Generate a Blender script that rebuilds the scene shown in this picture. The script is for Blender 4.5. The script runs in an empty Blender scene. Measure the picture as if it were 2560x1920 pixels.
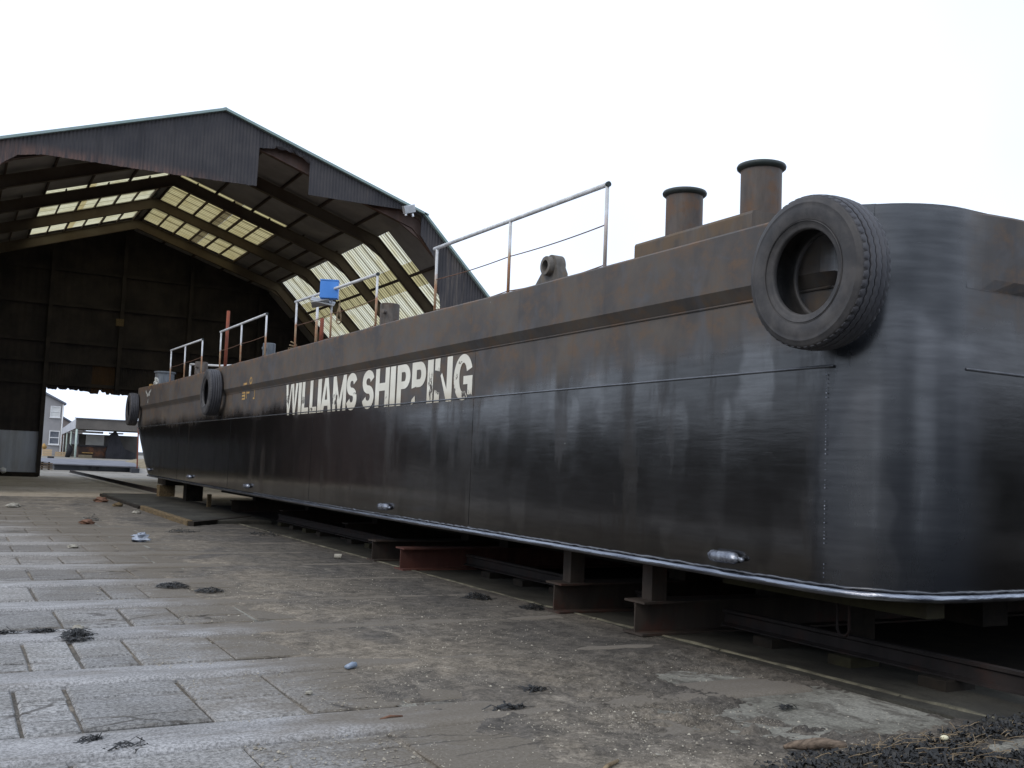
import bpy, math, random
import numpy as np
from mathutils import Vector, Matrix, noise as mnoise

random.seed(7)
S = bpy.context.scene
COL = S.collection
PI = math.pi

# ------------------------------------------------------------------ camera
cam_d = bpy.data.cameras.new("camera")
cam_d.sensor_width = 36.0
cam_d.lens = 2550.0 / 2560.0 * 36.0
cam_d.clip_start = 0.05
cam_d.clip_end = 3000.0
cam = bpy.data.objects.new("camera", cam_d)
COL.objects.link(cam)
cam.matrix_world = Matrix(((0.87501, -0.07371, -0.47846, 0.0),
                           (-0.48247, -0.05144, -0.87440, 0.0),
                           (0.03984, 0.99595, -0.08057, 1.5),
                           (0, 0, 0, 1)))
S.camera = cam

# ------------------------------------------------------------------ light
SUN_ELEV, SUN_AZ = math.radians(40), math.radians(252)
world = bpy.data.worlds.new("World")
S.world = world
world.use_nodes = True
wn = world.node_tree
wn.nodes.clear()
w_out = wn.nodes.new("ShaderNodeOutputWorld")
w_bg = wn.nodes.new("ShaderNodeBackground")
w_sky = wn.nodes.new("ShaderNodeTexSky")
w_sky.sky_type = 'NISHITA'
w_sky.sun_disc = False
w_sky.sun_elevation = SUN_ELEV
w_sky.sun_rotation = SUN_AZ
w_tc = wn.nodes.new("ShaderNodeTexCoord")
w_no = wn.nodes.new("ShaderNodeTexNoise")
w_no.inputs["Scale"].default_value = 1.6
w_no.inputs["Detail"].default_value = 4
w_rp = wn.nodes.new("ShaderNodeValToRGB")
w_rp.color_ramp.elements[0].position = 0.30
w_rp.color_ramp.elements[0].color = (0.72, 0.72, 0.72, 1)
w_rp.color_ramp.elements[1].position = 0.62
w_rp.color_ramp.elements[1].color = (1, 1, 1, 1)
w_mx = wn.nodes.new("ShaderNodeMixRGB")
w_mx.inputs[2].default_value = (10.9, 12.2, 14.6, 1)     # bright overcast cloud layer
wn.links.new(w_tc.outputs["Generated"], w_no.inputs["Vector"])
wn.links.new(w_no.outputs["Fac"], w_rp.inputs[0])
wn.links.new(w_rp.outputs[0], w_mx.inputs[0])
wn.links.new(w_sky.outputs[0], w_mx.inputs[1])
wn.links.new(w_mx.outputs[0], w_bg.inputs[0])
w_bg.inputs[1].default_value = 0.1
wn.links.new(w_bg.outputs[0], w_out.inputs[0])

sun_d = bpy.data.lights.new("sun", 'SUN')
sun_d.energy = 1.2
sun_d.angle = math.radians(26)
sun_d.color = (1.0, 0.91, 0.80)
sun = bpy.data.objects.new("sun", sun_d)
COL.objects.link(sun)
sdir = Vector((math.sin(SUN_AZ) * math.cos(SUN_ELEV), math.cos(SUN_AZ) * math.cos(SUN_ELEV), math.sin(SUN_ELEV)))
sun.rotation_euler = sdir.to_track_quat('Z', 'Y').to_euler()
sun.location = (-60, -20, 60)

S.view_settings.view_transform = 'Standard'
S.view_settings.look = 'None'
S.view_settings.exposure = 0.0
S.view_settings.gamma = 1.0
S.view_settings.use_curve_mapping = False
try:
    S.cycles.max_bounces = 8
    S.cycles.transparent_max_bounces = 8
except Exception:
    pass


# ------------------------------------------------------------------ node helper
class G:
    def __init__(s, name):
        s.m = bpy.data.materials.new(name)
        s.m.use_nodes = True
        s.t = s.m.node_tree
        s.t.nodes.clear()
        s.out = s.t.nodes.new("ShaderNodeOutputMaterial")
        s.b = s.t.nodes.new("ShaderNodeBsdfPrincipled")
        s.t.links.new(s.b.outputs[0], s.out.inputs[0])
        s._pos = None

    def put(s, sock, v):
        if isinstance(v, bpy.types.NodeSocket):
            s.t.links.new(v, sock)
        elif isinstance(v, (tuple, list)):
            n = len(sock.default_value)
            v = tuple(v)[:n]
            if len(v) < n: v = v + (1.0,) * (n - len(v))
            sock.default_value = v
        else:
            sock.default_value = v

    def pos(s):
        if s._pos is None:
            s._pos = s.t.nodes.new("ShaderNodeNewGeometry").outputs["Position"]
        return s._pos

    def obj(s):
        return s.t.nodes.new("ShaderNodeTexCoord").outputs["Object"]

    def rnd(s):
        return s.t.nodes.new("ShaderNodeObjectInfo").outputs["Random"]

    def sep(s, v):
        n = s.t.nodes.new("ShaderNodeSeparateXYZ"); s.put(n.inputs[0], v)
        return n.outputs[0], n.outputs[1], n.outputs[2]

    def scale(s, v, sc, loc=(0, 0, 0)):
        n = s.t.nodes.new("ShaderNodeMapping"); s.put(n.inputs[0], v)
        n.inputs["Scale"].default_value = sc; n.inputs["Location"].default_value = loc
        return n.outputs[0]

    def noise(s, v, sc=1.0, det=4, ro=0.55, dist=0.0):
        n = s.t.nodes.new("ShaderNodeTexNoise"); s.put(n.inputs["Vector"], v)
        n.inputs["Scale"].default_value = sc; n.inputs["Detail"].default_value = det
        n.inputs["Roughness"].default_value = ro; n.inputs["Distortion"].default_value = dist
        return n.outputs["Fac"]

    def voro(s, v, sc=1.0):
        n = s.t.nodes.new("ShaderNodeTexVoronoi"); s.put(n.inputs["Vector"], v)
        n.inputs["Scale"].default_value = sc
        return n.outputs["Distance"], n.outputs["Color"]

    def math(s, op, a, b=0.0, c=None):
        n = s.t.nodes.new("ShaderNodeMath"); n.operation = op
        s.put(n.inputs[0], a); s.put(n.inputs[1], b)
        if c is not None: s.put(n.inputs[2], c)
        return n.outputs[0]

    def step(s, v, a, b, lo=0.0, hi=1.0):
        n = s.t.nodes.new("ShaderNodeMapRange"); n.interpolation_type = 'SMOOTHSTEP'
        s.put(n.inputs["Value"], v)
        s.put(n.inputs["From Min"], a); s.put(n.inputs["From Max"], b)
        s.put(n.inputs["To Min"], lo); s.put(n.inputs["To Max"], hi)
        return n.outputs[0]

    def mix(s, f, a, b, mode='MIX'):
        n = s.t.nodes.new("ShaderNodeMixRGB"); n.blend_type = mode
        s.put(n.inputs[0], f); s.put(n.inputs[1], a); s.put(n.inputs[2], b)
        return n.outputs[0]

    def bump(s, h, strength=0.3, dist=0.01):
        n = s.t.nodes.new("ShaderNodeBump"); s.put(n.inputs["Height"], h)
        n.inputs["Strength"].default_value = strength; n.inputs["Distance"].default_value = dist
        s.t.links.new(n.outputs[0], s.b.inputs["Normal"])

    def set(s, col=None, rough=None, metal=None, spec=None):
        if col is not None: s.put(s.b.inputs["Base Color"], col)
        if rough is not None: s.put(s.b.inputs["Roughness"], rough)
        if metal is not None: s.put(s.b.inputs["Metallic"], metal)
        if spec is not None: s.put(s.b.inputs["Specular IOR Level"], spec)
        return s.m


def simple(name, c1, c2, sc=3.0, rough=0.7, spec=0.3, metal=0.0, bump=0.0, stretch=(1, 1, 1), fine=0.0, space='pos'):
    g = G(name)
    p = g.pos() if space == 'pos' else g.obj()
    n = g.noise(g.scale(p, stretch), sc, 6, 0.6)
    f = g.step(n, 0.32, 0.68)
    col = g.mix(f, c1, c2)
    if fine:
        n2 = g.noise(p, sc * 14, 3, 0.6)
        col = g.mix(fine, col, g.mix(n2, (0.2, 0.2, 0.2), (1.9, 1.9, 1.9)), 'MULTIPLY')
    g.set(col, rough, metal, spec)
    if bump: g.bump(n, bump, 0.02)
    return g.m


# ------------------------------------------------------------------ materials
def hull_material(name="hull_paint"):
    g = G(name)
    p = g.pos()
    x, y, z = g.sep(p)
    streak = g.noise(g.scale(p, (1.0, 1.0, 0.20)), 2.2, 6, 0.65)
    streak2 = g.noise(g.scale(p, (1.0, 1.0, 0.05)), 7.0, 3, 0.6)
    blot = g.noise(p, 1.1, 7, 0.62, 0.5)
    blot2 = g.noise(g.scale(p, (1, 1, 1.6)), 4.5, 6, 0.65)
    brush = g.noise(g.scale(p, (1, 0.9, 9.0)), 2.4, 4, 0.6)
    big = g.noise(g.scale(p, (1, 0.5, 1)), 0.7, 3, 0.5)
    # roller-width patches of the new coat
    wob = g.t.nodes.new("ShaderNodeVectorMath"); wob.operation = 'ADD'
    nz = g.t.nodes.new("ShaderNodeTexNoise"); nz.inputs["Scale"].default_value = 3.0
    g.put(nz.inputs["Vector"], p)
    sc_ = g.t.nodes.new("ShaderNodeVectorMath"); sc_.operation = 'SCALE'; sc_.inputs["Scale"].default_value = 0.22
    g.t.links.new(nz.outputs["Color"], sc_.inputs[0])
    g.put(wob.inputs[0], p); g.t.links.new(sc_.outputs[0], wob.inputs[1])
    vo = g.t.nodes.new("ShaderNodeTexVoronoi"); vo.distance = 'CHEBYCHEV'; vo.feature = 'SMOOTH_F1'
    vo.inputs["Smoothness"].default_value = 0.35
    g.put(vo.inputs["Vector"], g.scale(wob.outputs[0], (1.0, 2.6, 1.3))); vo.inputs["Scale"].default_value = 1.0
    patch = g.sep(vo.outputs["Color"])[0]
    # where the fresh black paint has been laid over the weathered grey
    zz = g.math('ADD', z, g.math('MULTIPLY', g.math('SUBTRACT', streak, 0.5), 0.26))
    zz = g.math('ADD', zz, g.math('MULTIPLY', g.math('SUBTRACT', streak2, 0.5), 0.16))
    zz = g.math('ADD', zz, g.math('MULTIPLY', g.math('SUBTRACT', big, 0.5), 0.6))
    nearq = g.step(y, 13.0, 6.0, 0.0, 0.20)
    fz = g.step(g.math('SUBTRACT', zz, nearq), 2.60, 2.16)
    corner = g.step(g.math('ADD', y, g.math('MULTIPLY', g.math('SUBTRACT', blot, 0.5), 0.5)), 5.45, 5.10)
    stern = g.step(g.math('ADD', x, g.math('MULTIPLY', g.math('SUBTRACT', streak, 0.5), 0.4)), 5.98, 6.55)
    corner = g.math('MULTIPLY', corner, g.math('SUBTRACT', 1.0, stern))
    fresh = g.math('MAXIMUM', fz, corner)
    # weathered paint
    wc = g.mix(g.step(blot, 0.3, 0.7), (0.060, 0.056, 0.055), (0.112, 0.094, 0.076))
    wc = g.mix(g.step(blot2, 0.44, 0.70, 0, 0.8), wc, (0.125, 0.080, 0.048))
    wc = g.mix(g.step(g.noise(g.scale(p, (1, 1, 0.8)), 2.3, 6, 0.66, 0.8), 0.50, 0.70, 0, 0.6), wc, (0.085, 0.090, 0.100))
    wc = g.mix(g.step(streak2, 0.62, 0.78, 0, 0.4), wc, (0.150, 0.105, 0.072))
    wc = g.mix(g.step(streak2, 0.40, 0.24, 0, 0.45), wc, (0.045, 0.045, 0.048))
    top = g.step(z, 3.38, 3.47)
    wc = g.mix(g.math('MULTIPLY', top, g.step(blot2, 0.42, 0.66, 0, 0.8)), wc, (0.19, 0.105, 0.055))
    # fresh paint with dull brown drips
    dull = g.math('MULTIPLY', g.step(streak, 0.50, 0.62), g.step(big, 0.35, 0.6))
    fc = g.mix(dull, (0.0050, 0.0044, 0.0040), (0.0110, 0.0085, 0.0063))
    fc = g.mix(g.math('MULTIPLY', corner, 0.8), fc, (0.0140, 0.0168, 0.0220))
    col = g.mix(fresh, wc, fc)
    fr = g.math('ADD', g.math('MULTIPLY', dull, 0.10), g.math('MULTIPLY', blot2, 0.08))
    fr = g.math('ADD', fr, 0.12)
    fr = g.math('ADD', fr, g.math('MULTIPLY', corner, 0.10))
    rough = g.math('ADD', g.math('MULTIPLY', fresh, fr), g.math('MULTIPLY', g.math('SUBTRACT', 1.0, fresh), 0.56))
    # flecks of bare filler and shells
    d, c = g.voro(p, 5.0)
    col = g.mix(g.math('MULTIPLY', g.step(d, 0.035, 0.02), g.step(blot, 0.55, 0.62)), col, (0.30, 0.30, 0.28))
    gl = g.math('MULTIPLY', g.step(patch, 0.1, 0.9, 0.62, 1.15), g.math('SUBTRACT', 1.0, g.math('MULTIPLY', dull, 0.36)))
    gl = g.math('MULTIPLY', gl, g.step(brush, 0.25, 0.75, 0.8, 1.15))
    s1 = g.noise(g.scale(p, (1, 1.2, 34)), 1.3, 3, 0.7, 0.6)
    s2 = g.noise(g.scale(p, (1, 26, 1.6)), 1.1, 3, 0.7, 0.6)
    where = g.step(g.noise(p, 1.7, 4, 0.6), 0.50, 0.62)
    scr = g.math('MULTIPLY', g.math('MAXIMUM', g.step(s1, 0.70, 0.74), g.math('MULTIPLY', g.step(s2, 0.72, 0.76), 0.7)), where)
    col = g.mix(g.math('MULTIPLY', scr, 0.55), col, (0.105, 0.105, 0.108))
    spec = g.math('ADD', g.math('MULTIPLY', fresh, g.math('MULTIPLY', gl, 1.15)), g.math('MULTIPLY', g.math('SUBTRACT', 1.0, fresh), 0.25))
    g.set(col, rough, 0.0, spec)
    h = g.noise(g.scale(p, (1, 1, 0.8)), 0.9, 2, 0.5)
    h = g.math('ADD', h, g.math('MULTIPLY', blot2, 0.035))
    h = g.math('ADD', h, g.math('MULTIPLY', brush, 0.030))
    g.bump(h, 0.22, 0.05)
    return g.m


M = {}
M['hull'] = hull_material()


def rust_steel(name, base, rust, amount=0.5, sc=4.0, rough=0.6):
    g = G(name)
    p = g.pos()
    a = g.noise(p, sc, 7, 0.65)
    b = g.noise(g.scale(p, (1, 1, 0.25)), sc * 2.2, 4, 0.6)
    f = g.step(a, 0.62 - amount * 0.3, 0.80 - amount * 0.3)
    col = g.mix(g.step(b, 0.3, 0.7), base, tuple(c * 1.7 for c in base))
    col = g.mix(g.math('MULTIPLY', f, 0.85), col, rust)
    col = g.mix(g.step(b, 0.62, 0.75, 0, 0.6), col, tuple(c * 0.6 for c in rust))
    g.set(col, rough, 0.0, 0.3)
    g.bump(a, 0.25, 0.008)
    return g.m


M['bollard'] = rust_steel('bollard_steel', (0.062, 0.052, 0.045), (0.125, 0.070, 0.038), 0.6, 4.0, 0.55)
M['flange'] = simple('flange_paint', (0.020, 0.030, 0.028), (0.035, 0.042, 0.040), 5, 0.5, 0.4)
M['plinth'] = rust_steel('plinth_steel', (0.066, 0.055, 0.045), (0.120, 0.080, 0.044), 0.6, 3.0, 0.6)
M['deck'] = rust_steel('deck_steel', (0.05, 0.045, 0.04), (0.13, 0.07, 0.04), 0.6, 2.0, 0.7)
M['grey_bollard'] = rust_steel('grey_bollard_paint', (0.085, 0.095, 0.105), (0.10, 0.08, 0.07), 0.25, 5.0, 0.5)
M['brown_bollard'] = rust_steel('brown_bollard_paint', (0.085, 0.075, 0.066), (0.10, 0.065, 0.045), 0.5, 6.0, 0.7)
M['eye'] = rust_steel('eye_steel', (0.090, 0.082, 0.072), (0.15, 0.10, 0.05), 0.35, 6.0, 0.65)
M['chine'] = simple('chine_paint', (0.15, 0.16, 0.19), (0.33, 0.35, 0.39), 7, 0.27, 0.5, metal=1.0, bump=0.5, stretch=(1, .3, 3))
M['rub'] = simple('rubbing_bar_paint', (0.06, 0.065, 0.075), (0.10, 0.105, 0.115), 6, 0.25, 0.8, metal=0.3)
M['anode'] = simple('anode_metal', (0.30, 0.32, 0.36), (0.12, 0.13, 0.16), 20, 0.22, 0.7, metal=0.6, bump=0.5)
M['rusty_wire'] = simple('rusty_wire', (0.11, 0.055, 0.035), (0.16, 0.085, 0.05), 12, 0.8)
M['yellow_wear'] = simple('worn_yellow_paint', (0.50, 0.33, 0.11), (0.30, 0.17, 0.07), 14, 0.7)
M['white_wear'] = simple('worn_white_paint', (0.46, 0.46, 0.42), (0.22, 0.22, 0.20), 9, 0.7)


def rail_paint():
    g = G('railing_paint')
    p = g.pos()
    x, y, z = g.sep(p)
    n = g.noise(p, 9, 5, 0.6)
    col = g.mix(g.step(n, 0.35, 0.65), (0.66, 0.67, 0.68), (0.50, 0.505, 0.50))
    h = g.math('ADD', z, g.math('MULTIPLY', g.math('SUBTRACT', n, 0.5), 0.35))
    far = g.step(y, 9.5, 10.2, 0.35, 1.0)
    r = g.math('MULTIPLY', g.step(h, 4.02, 3.90), far)
    rc = g.mix(g.step(n, 0.4, 0.6), (0.40, 0.18, 0.075), (0.45, 0.30, 0.17))
    col = g.mix(g.math('MULTIPLY', r, 0.9), col, rc)
    g.set(col, 0.6, 0.0, 0.3)
    return g.m


M['rail'] = rail_paint()


def letter_paint():
    g = G('lettering_paint')
    p = g.pos()
    x, y, z = g.sep(p)
    n = g.noise(g.scale(p, (1, 1, 0.6)), 13, 8, 0.78)
    n2 = g.noise(p, 2.2, 3, 0.5)
    col = g.mix(g.step(n2, 0.35, 0.65), (0.78, 0.765, 0.67), (0.68, 0.66, 0.57))
    low = g.step(g.math('ADD', z, g.math('MULTIPLY', g.math('SUBTRACT', n2, 0.5), 0.3)), 2.48, 2.28)
    col = g.mix(g.math('MULTIPLY', low, 0.6), col, (0.42, 0.36, 0.26))
    # patches worn through to the grey plating, worst round three letters
    def blob(cy, cz, ry, rz):
        a = g.math('DIVIDE', g.math('SUBTRACT', y, cy), ry)
        b = g.math('DIVIDE', g.math('SUBTRACT', z, cz), rz)
        return g.step(g.math('ADD', g.math('MULTIPLY', a, a), g.math('MULTIPLY', b, b)), 1.0, 0.1)
    bad = blob(11.84, 2.53, 0.22, 0.30)
    for args in ((12.52, 2.45, 0.25, 0.10), (12.05, 2.50, 0.14, 0.3), (11.30, 2.50, 0.10, 0.24), (11.0, 2.36, 0.30, 0.11),
                 (18.42, 2.56, 0.22, 0.15), (17.50, 2.52, 0.16, 0.14), (15.80, 2.47, 0.28, 0.17), (13.55, 2.36, 0.12, 0.15),
                 (17.0, 2.34, 0.4, 0.05), (14.9, 2.52, 0.22, 0.03), (11.2, 2.74, 0.12, 0.03)):
        bad = g.math('MAXIMUM', bad, blob(*args))
    bad = g.math('MAXIMUM', bad, g.math('MULTIPLY', low, 0.35))
    th = g.math('SUBTRACT', 0.80, g.math('MULTIPLY', bad, 0.30))
    miss = g.step(n, th, g.math('ADD', th, 0.03))
    g.set(col, 0.6, 0.0, 0.25)
    tr = g.t.nodes.new("ShaderNodeBsdfTransparent")
    mx = g.t.nodes.new("ShaderNodeMixShader")
    g.put(mx.inputs[0], miss)
    g.t.links.new(g.b.outputs[0], mx.inputs[1]); g.t.links.new(tr.outputs[0], mx.inputs[2])
    g.t.links.new(mx.outputs[0], g.out.inputs[0])
    return g.m


M['letter'] = letter_paint()


def rubber(name, c1, c2):
    g = G(name)
    p = g.obj()
    n = g.noise(p, 6, 7, 0.65)
    n2 = g.noise(p, 60, 2, 0.5)
    col = g.mix(g.step(n, 0.35, 0.7), c1, c2)
    g.set(col, g.math('ADD', 0.48, g.math('MULTIPLY', n, 0.25)), 0, 0.35)
    g.bump(g.math('ADD', n, g.math('MULTIPLY', n2, 0.3)), 0.25, 0.006)
    return g.m


M['rubber'] = rubber('tyre_rubber', (0.036, 0.035, 0.036), (0.074, 0.069, 0.066))
M['tread'] = rubber('tread_rubber', (0.050, 0.050, 0.056), (0.078, 0.077, 0.082))


def slab_mat():
    g = G('granite_slab')
    p = g.pos()
    x, y, z = g.sep(p)
    r = g.rnd()
    n = g.noise(p, 1.3, 6, 0.6)
    f = g.noise(p, 38, 4, 0.8)
    f2 = g.noise(p, 95, 2, 0.7)
    col = g.mix(g.step(n, 0.3, 0.7), (0.200, 0.193, 0.180), (0.300, 0.297, 0.290))
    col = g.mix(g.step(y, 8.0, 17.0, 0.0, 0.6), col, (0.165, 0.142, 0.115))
    t = g.math('ADD', 0.78, g.math('MULTIPLY', r, 0.40))
    t2 = g.math('ADD', g.step(f, 0.32, 0.68, 0.42, 1.58), g.math('MULTIPLY', g.math('SUBTRACT', f2, 0.5), 1.5))
    col = g.mix(1.0, col, g.mix(0.0, t, t), 'MULTIPLY')
    col = g.mix(0.9, col, t2, 'MULTIPLY')
    st = g.noise(g.scale(p, (0.6, 3.0, 1)), 2.0, 5, 0.65)
    col = g.mix(g.step(st, 0.52, 0.70, 0, 0.65), col, (0.095, 0.081, 0.064))
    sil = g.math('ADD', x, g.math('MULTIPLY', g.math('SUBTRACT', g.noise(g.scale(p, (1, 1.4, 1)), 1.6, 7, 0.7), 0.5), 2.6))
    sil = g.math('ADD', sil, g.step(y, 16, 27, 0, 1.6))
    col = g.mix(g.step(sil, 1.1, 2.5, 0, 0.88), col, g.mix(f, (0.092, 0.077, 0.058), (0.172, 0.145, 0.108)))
    ve = g.t.nodes.new("ShaderNodeTexVoronoi"); ve.feature = 'DISTANCE_TO_EDGE'; ve.inputs["Scale"].default_value = 1.0
    g.put(ve.inputs["Vector"], g.scale(g.mix(0.12, p, g.mix(0.0, g.noise(p, 5, 4, 0.7), g.noise(p, 5, 4, 0.7))), (1.1, 3.4, 1)))
    crk = g.math('MULTIPLY', g.step(ve.outputs["Distance"], 0.030, 0.006), g.step(g.noise(p, 0.9, 3, 0.5), 0.48, 0.58))
    col = g.mix(g.math('MULTIPLY', crk, 0.75), col, (0.05, 0.043, 0.036))
    g.set(col, 0.85, 0, 0.25)
    g.bump(g.math('SUBTRACT', g.math('ADD', f, g.math('MULTIPLY', n, 2.0)), crk), 0.5, 0.006)
    return g.m


def strip_mat():
    g = G('cement_strip')
    p = g.pos()
    x, y, z = g.sep(p)
    n = g.noise(g.scale(p, (0.5, 1.6, 1)), 2.2, 6, 0.6)
    f = g.noise(p, 60, 3, 0.75)
    col = g.mix(g.step(n, 0.3, 0.7), (0.225, 0.22, 0.213), (0.335, 0.33, 0.325))
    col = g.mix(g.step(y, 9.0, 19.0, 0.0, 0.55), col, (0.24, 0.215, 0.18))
    col = g.mix(0.9, col, g.step(f, 0.30, 0.70, 0.50, 1.5), 'MULTIPLY')
    # darker patches drawn out along each strip
    st = g.noise(g.scale(p, (0.5, 2.0, 1)), 1.7, 5, 0.65)
    col = g.mix(g.step(st, 0.50, 0.70, 0, 0.6), col, (0.13, 0.115, 0.095))
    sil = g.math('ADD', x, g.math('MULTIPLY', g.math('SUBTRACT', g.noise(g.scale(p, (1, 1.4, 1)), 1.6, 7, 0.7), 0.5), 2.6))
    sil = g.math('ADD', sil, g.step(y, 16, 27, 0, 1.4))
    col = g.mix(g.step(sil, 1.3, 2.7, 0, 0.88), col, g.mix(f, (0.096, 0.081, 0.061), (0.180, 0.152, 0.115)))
    g.set(col, 0.85, 0, 0.25)
    g.bump(g.math('ADD', f, n), 0.4, 0.005)
    return g.m


def mud_mat():
    g = G('silt')
    p = g.pos()
    x, y, z = g.sep(p)
    n = g.noise(g.scale(p, (1, 0.7, 1)), 0.9, 7, 0.62, 0.4)
    n2 = g.noise(p, 6, 6, 0.7)
    col = g.mix(g.step(n, 0.33, 0.66), (0.082, 0.072, 0.060), (0.195, 0.165, 0.125))
    st = g.noise(g.scale(p, (2.2, 0.8, 1)), 1.5, 6, 0.68, 1.0)
    col = g.mix(g.step(st, 0.54, 0.68, 0, 0.7), col, (0.215, 0.188, 0.150))
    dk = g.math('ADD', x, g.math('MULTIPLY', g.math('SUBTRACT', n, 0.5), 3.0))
    col = g.mix(g.step(dk, 3.2, 5.0, 0, 0.62), col, (0.040, 0.036, 0.032))  # darker towards the hull: dirt, with barge shade put into the colour
    n3 = g.noise(p, 34, 4, 0.8)
    col = g.mix(0.8, col, g.step(n2, 0.28, 0.72, 0.45, 1.55), 'MULTIPLY')
    col = g.mix(0.85, col, g.step(n3, 0.30, 0.70, 0.50, 1.5), 'MULTIPLY')
    d, c = g.voro(p, 42)
    d2, c2 = g.voro(p, 95)
    pn = g.noise(p, 1.1, 4, 0.6)
    cs = g.sep(c)
    keep = g.math('MULTIPLY', g.step(cs[0], 0.55, 0.62), g.step(pn, 0.42, 0.62))
    sp = g.math('MULTIPLY', g.step(d, 0.30, 0.20), keep)
    cs2 = g.sep(c2)
    sp2 = g.math('MULTIPLY', g.step(d2, 0.34, 0.24), g.math('MULTIPLY', g.step(cs2[0], 0.5, 0.6), g.step(pn, 0.36, 0.6)))
    col = g.mix(sp2, col, g.mix(cs2[1], (0.14, 0.12, 0.09), (0.34, 0.31, 0.25)))
    col = g.mix(sp, col, g.mix(cs[1], (0.10, 0.085, 0.06), (0.32, 0.285, 0.225)))
    g.set(col, g.step(n, 0.3, 0.6, 0.62, 0.9), 0, 0.25)
    g.bump(g.math('ADD', g.math('MULTIPLY', sp, 0.6), g.math('ADD', n2, g.math('MULTIPLY', sp2, 0.4))), 0.6, 0.008)
    return g.m


def conc_mat(name, c1, c2, sc=0.8, rough=0.85):
    g = G(name)
    p = g.pos()
    n = g.noise(g.scale(p, (1, 0.8, 1)), sc, 7, 0.6)
    n2 = g.noise(g.scale(p, (2.4, 0.6, 1)), sc * 4, 5, 0.6)
    f = g.noise(p, 50, 3, 0.7)
    col = g.mix(g.step(n, 0.32, 0.68), c1, c2)
    col = g.mix(g.step(n2, 0.5, 0.75, 0, 0.6), col, tuple(c * 0.5 for c in c1))
    col = g.mix(0.5, col, g.step(f, 0.28, 0.72, 0.6, 1.4), 'MULTIPLY')
    g.set(col, rough, 0, 0.25)
    g.bump(g.math('ADD', f, n2), 0.4, 0.005)
    return g.m


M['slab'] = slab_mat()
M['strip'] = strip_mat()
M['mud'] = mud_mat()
def apron_mat():
    g = G('stained_concrete')
    p = g.pos()
    n = g.noise(p, 1.3, 7, 0.65)
    n2 = g.noise(g.scale(p, (1.6, 1, 1)), 3.2, 7, 0.72, 0.6)
    f = g.noise(p, 45, 4, 0.75)
    col = g.mix(g.step(n, 0.32, 0.68), (0.145, 0.138, 0.112), (0.245, 0.235, 0.198))
    col = g.mix(g.step(n2, 0.46, 0.62, 0, 0.85), col, (0.082, 0.073, 0.060))
    col = g.mix(0.8, col, g.step(f, 0.3, 0.7, 0.6, 1.4), 'MULTIPLY')
    g.set(col, 0.85, 0, 0.25)
    g.bump(g.math('ADD', f, n2), 0.5, 0.006)
    return g.m


M['apron'] = apron_mat()
M['margin'] = conc_mat('margin_concrete', (0.028, 0.026, 0.021), (0.062, 0.058, 0.046), 1.4)
M['ground'] = conc_mat('dark_foreshore', (0.040, 0.036, 0.031), (0.070, 0.063, 0.054), 0.25)
M['floor'] = conc_mat('shed_floor_concrete', (0.27, 0.225, 0.165), (0.40, 0.345, 0.265), 0.35)
M['yard'] = conc_mat('pale_yard_concrete', (0.22, 0.205, 0.175), (0.30, 0.28, 0.245), 0.3)
M['kerb'] = simple('kerb_stone', (0.055, 0.050, 0.036), (0.150, 0.138, 0.095), 5, 0.85, fine=0.5)
M['beam'] = rust_steel('cradle_steel', (0.030, 0.023, 0.018), (0.058, 0.026, 0.018), 0.4, 2.5, 0.8)  # cradle, track, margin and old timber colours carry painted under-hull shade
M['red_beam'] = rust_steel('red_lead_steel', (0.068, 0.029, 0.022), (0.085, 0.031, 0.022), 0.6, 2.5, 0.8)
M['track'] = rust_steel('track_steel', (0.014, 0.011, 0.010), (0.032, 0.017, 0.013), 0.5, 3.0, 0.8)
M['timber'] = simple('weathered_timber', (0.16, 0.115, 0.060), (0.085, 0.062, 0.036), 4, 0.9, 0.2, stretch=(6, 1, 6), bump=0.3)
M['chock'] = simple('mossy_timber', (0.034, 0.031, 0.015), (0.022, 0.018, 0.011), 5, 0.9, 0.2)
M['old_timber'] = simple('dark_timber', (0.014, 0.012, 0.010), (0.028, 0.022, 0.016), 4, 0.9, 0.2, bump=0.3)
M['roof'] = simple('fibre_cement_sheet', (0.25, 0.235, 0.23), (0.34, 0.315, 0.30), 0.7, 0.9, 0.15)
M['frame'] = simple('portal_frame_steel', (0.120, 0.096, 0.070), (0.085, 0.062, 0.045), 0.8, 0.8, 0.25)
M['rust_frame'] = rust_steel('rusty_frame_steel', (0.095, 0.066, 0.055), (0.13, 0.070, 0.050), 0.5, 0.9, 0.8)
M['purlin'] = simple('purlin_steel', (0.060, 0.045, 0.038), (0.085, 0.060, 0.048), 1.0, 0.85, 0.2)
M['verge'] = simple('verge_trim', (0.24, 0.33, 0.31), (0.30, 0.38, 0.37), 2.0, 0.6)
M['wall'] = simple('black_wall_sheet', (0.030, 0.026, 0.025), (0.052, 0.043, 0.038), 0.9, 0.85, 0.15)
M['brown_wall'] = simple('brown_wall_sheet', (0.085, 0.048, 0.024), (0.06, 0.038, 0.024), 1.1, 0.85, 0.15)
M['grey_wall'] = simple('grey_door_sheet', (0.46, 0.49, 0.55), (0.34, 0.33, 0.33), 0.9, 0.7, 0.2, stretch=(1, 1, 0.3))


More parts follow.
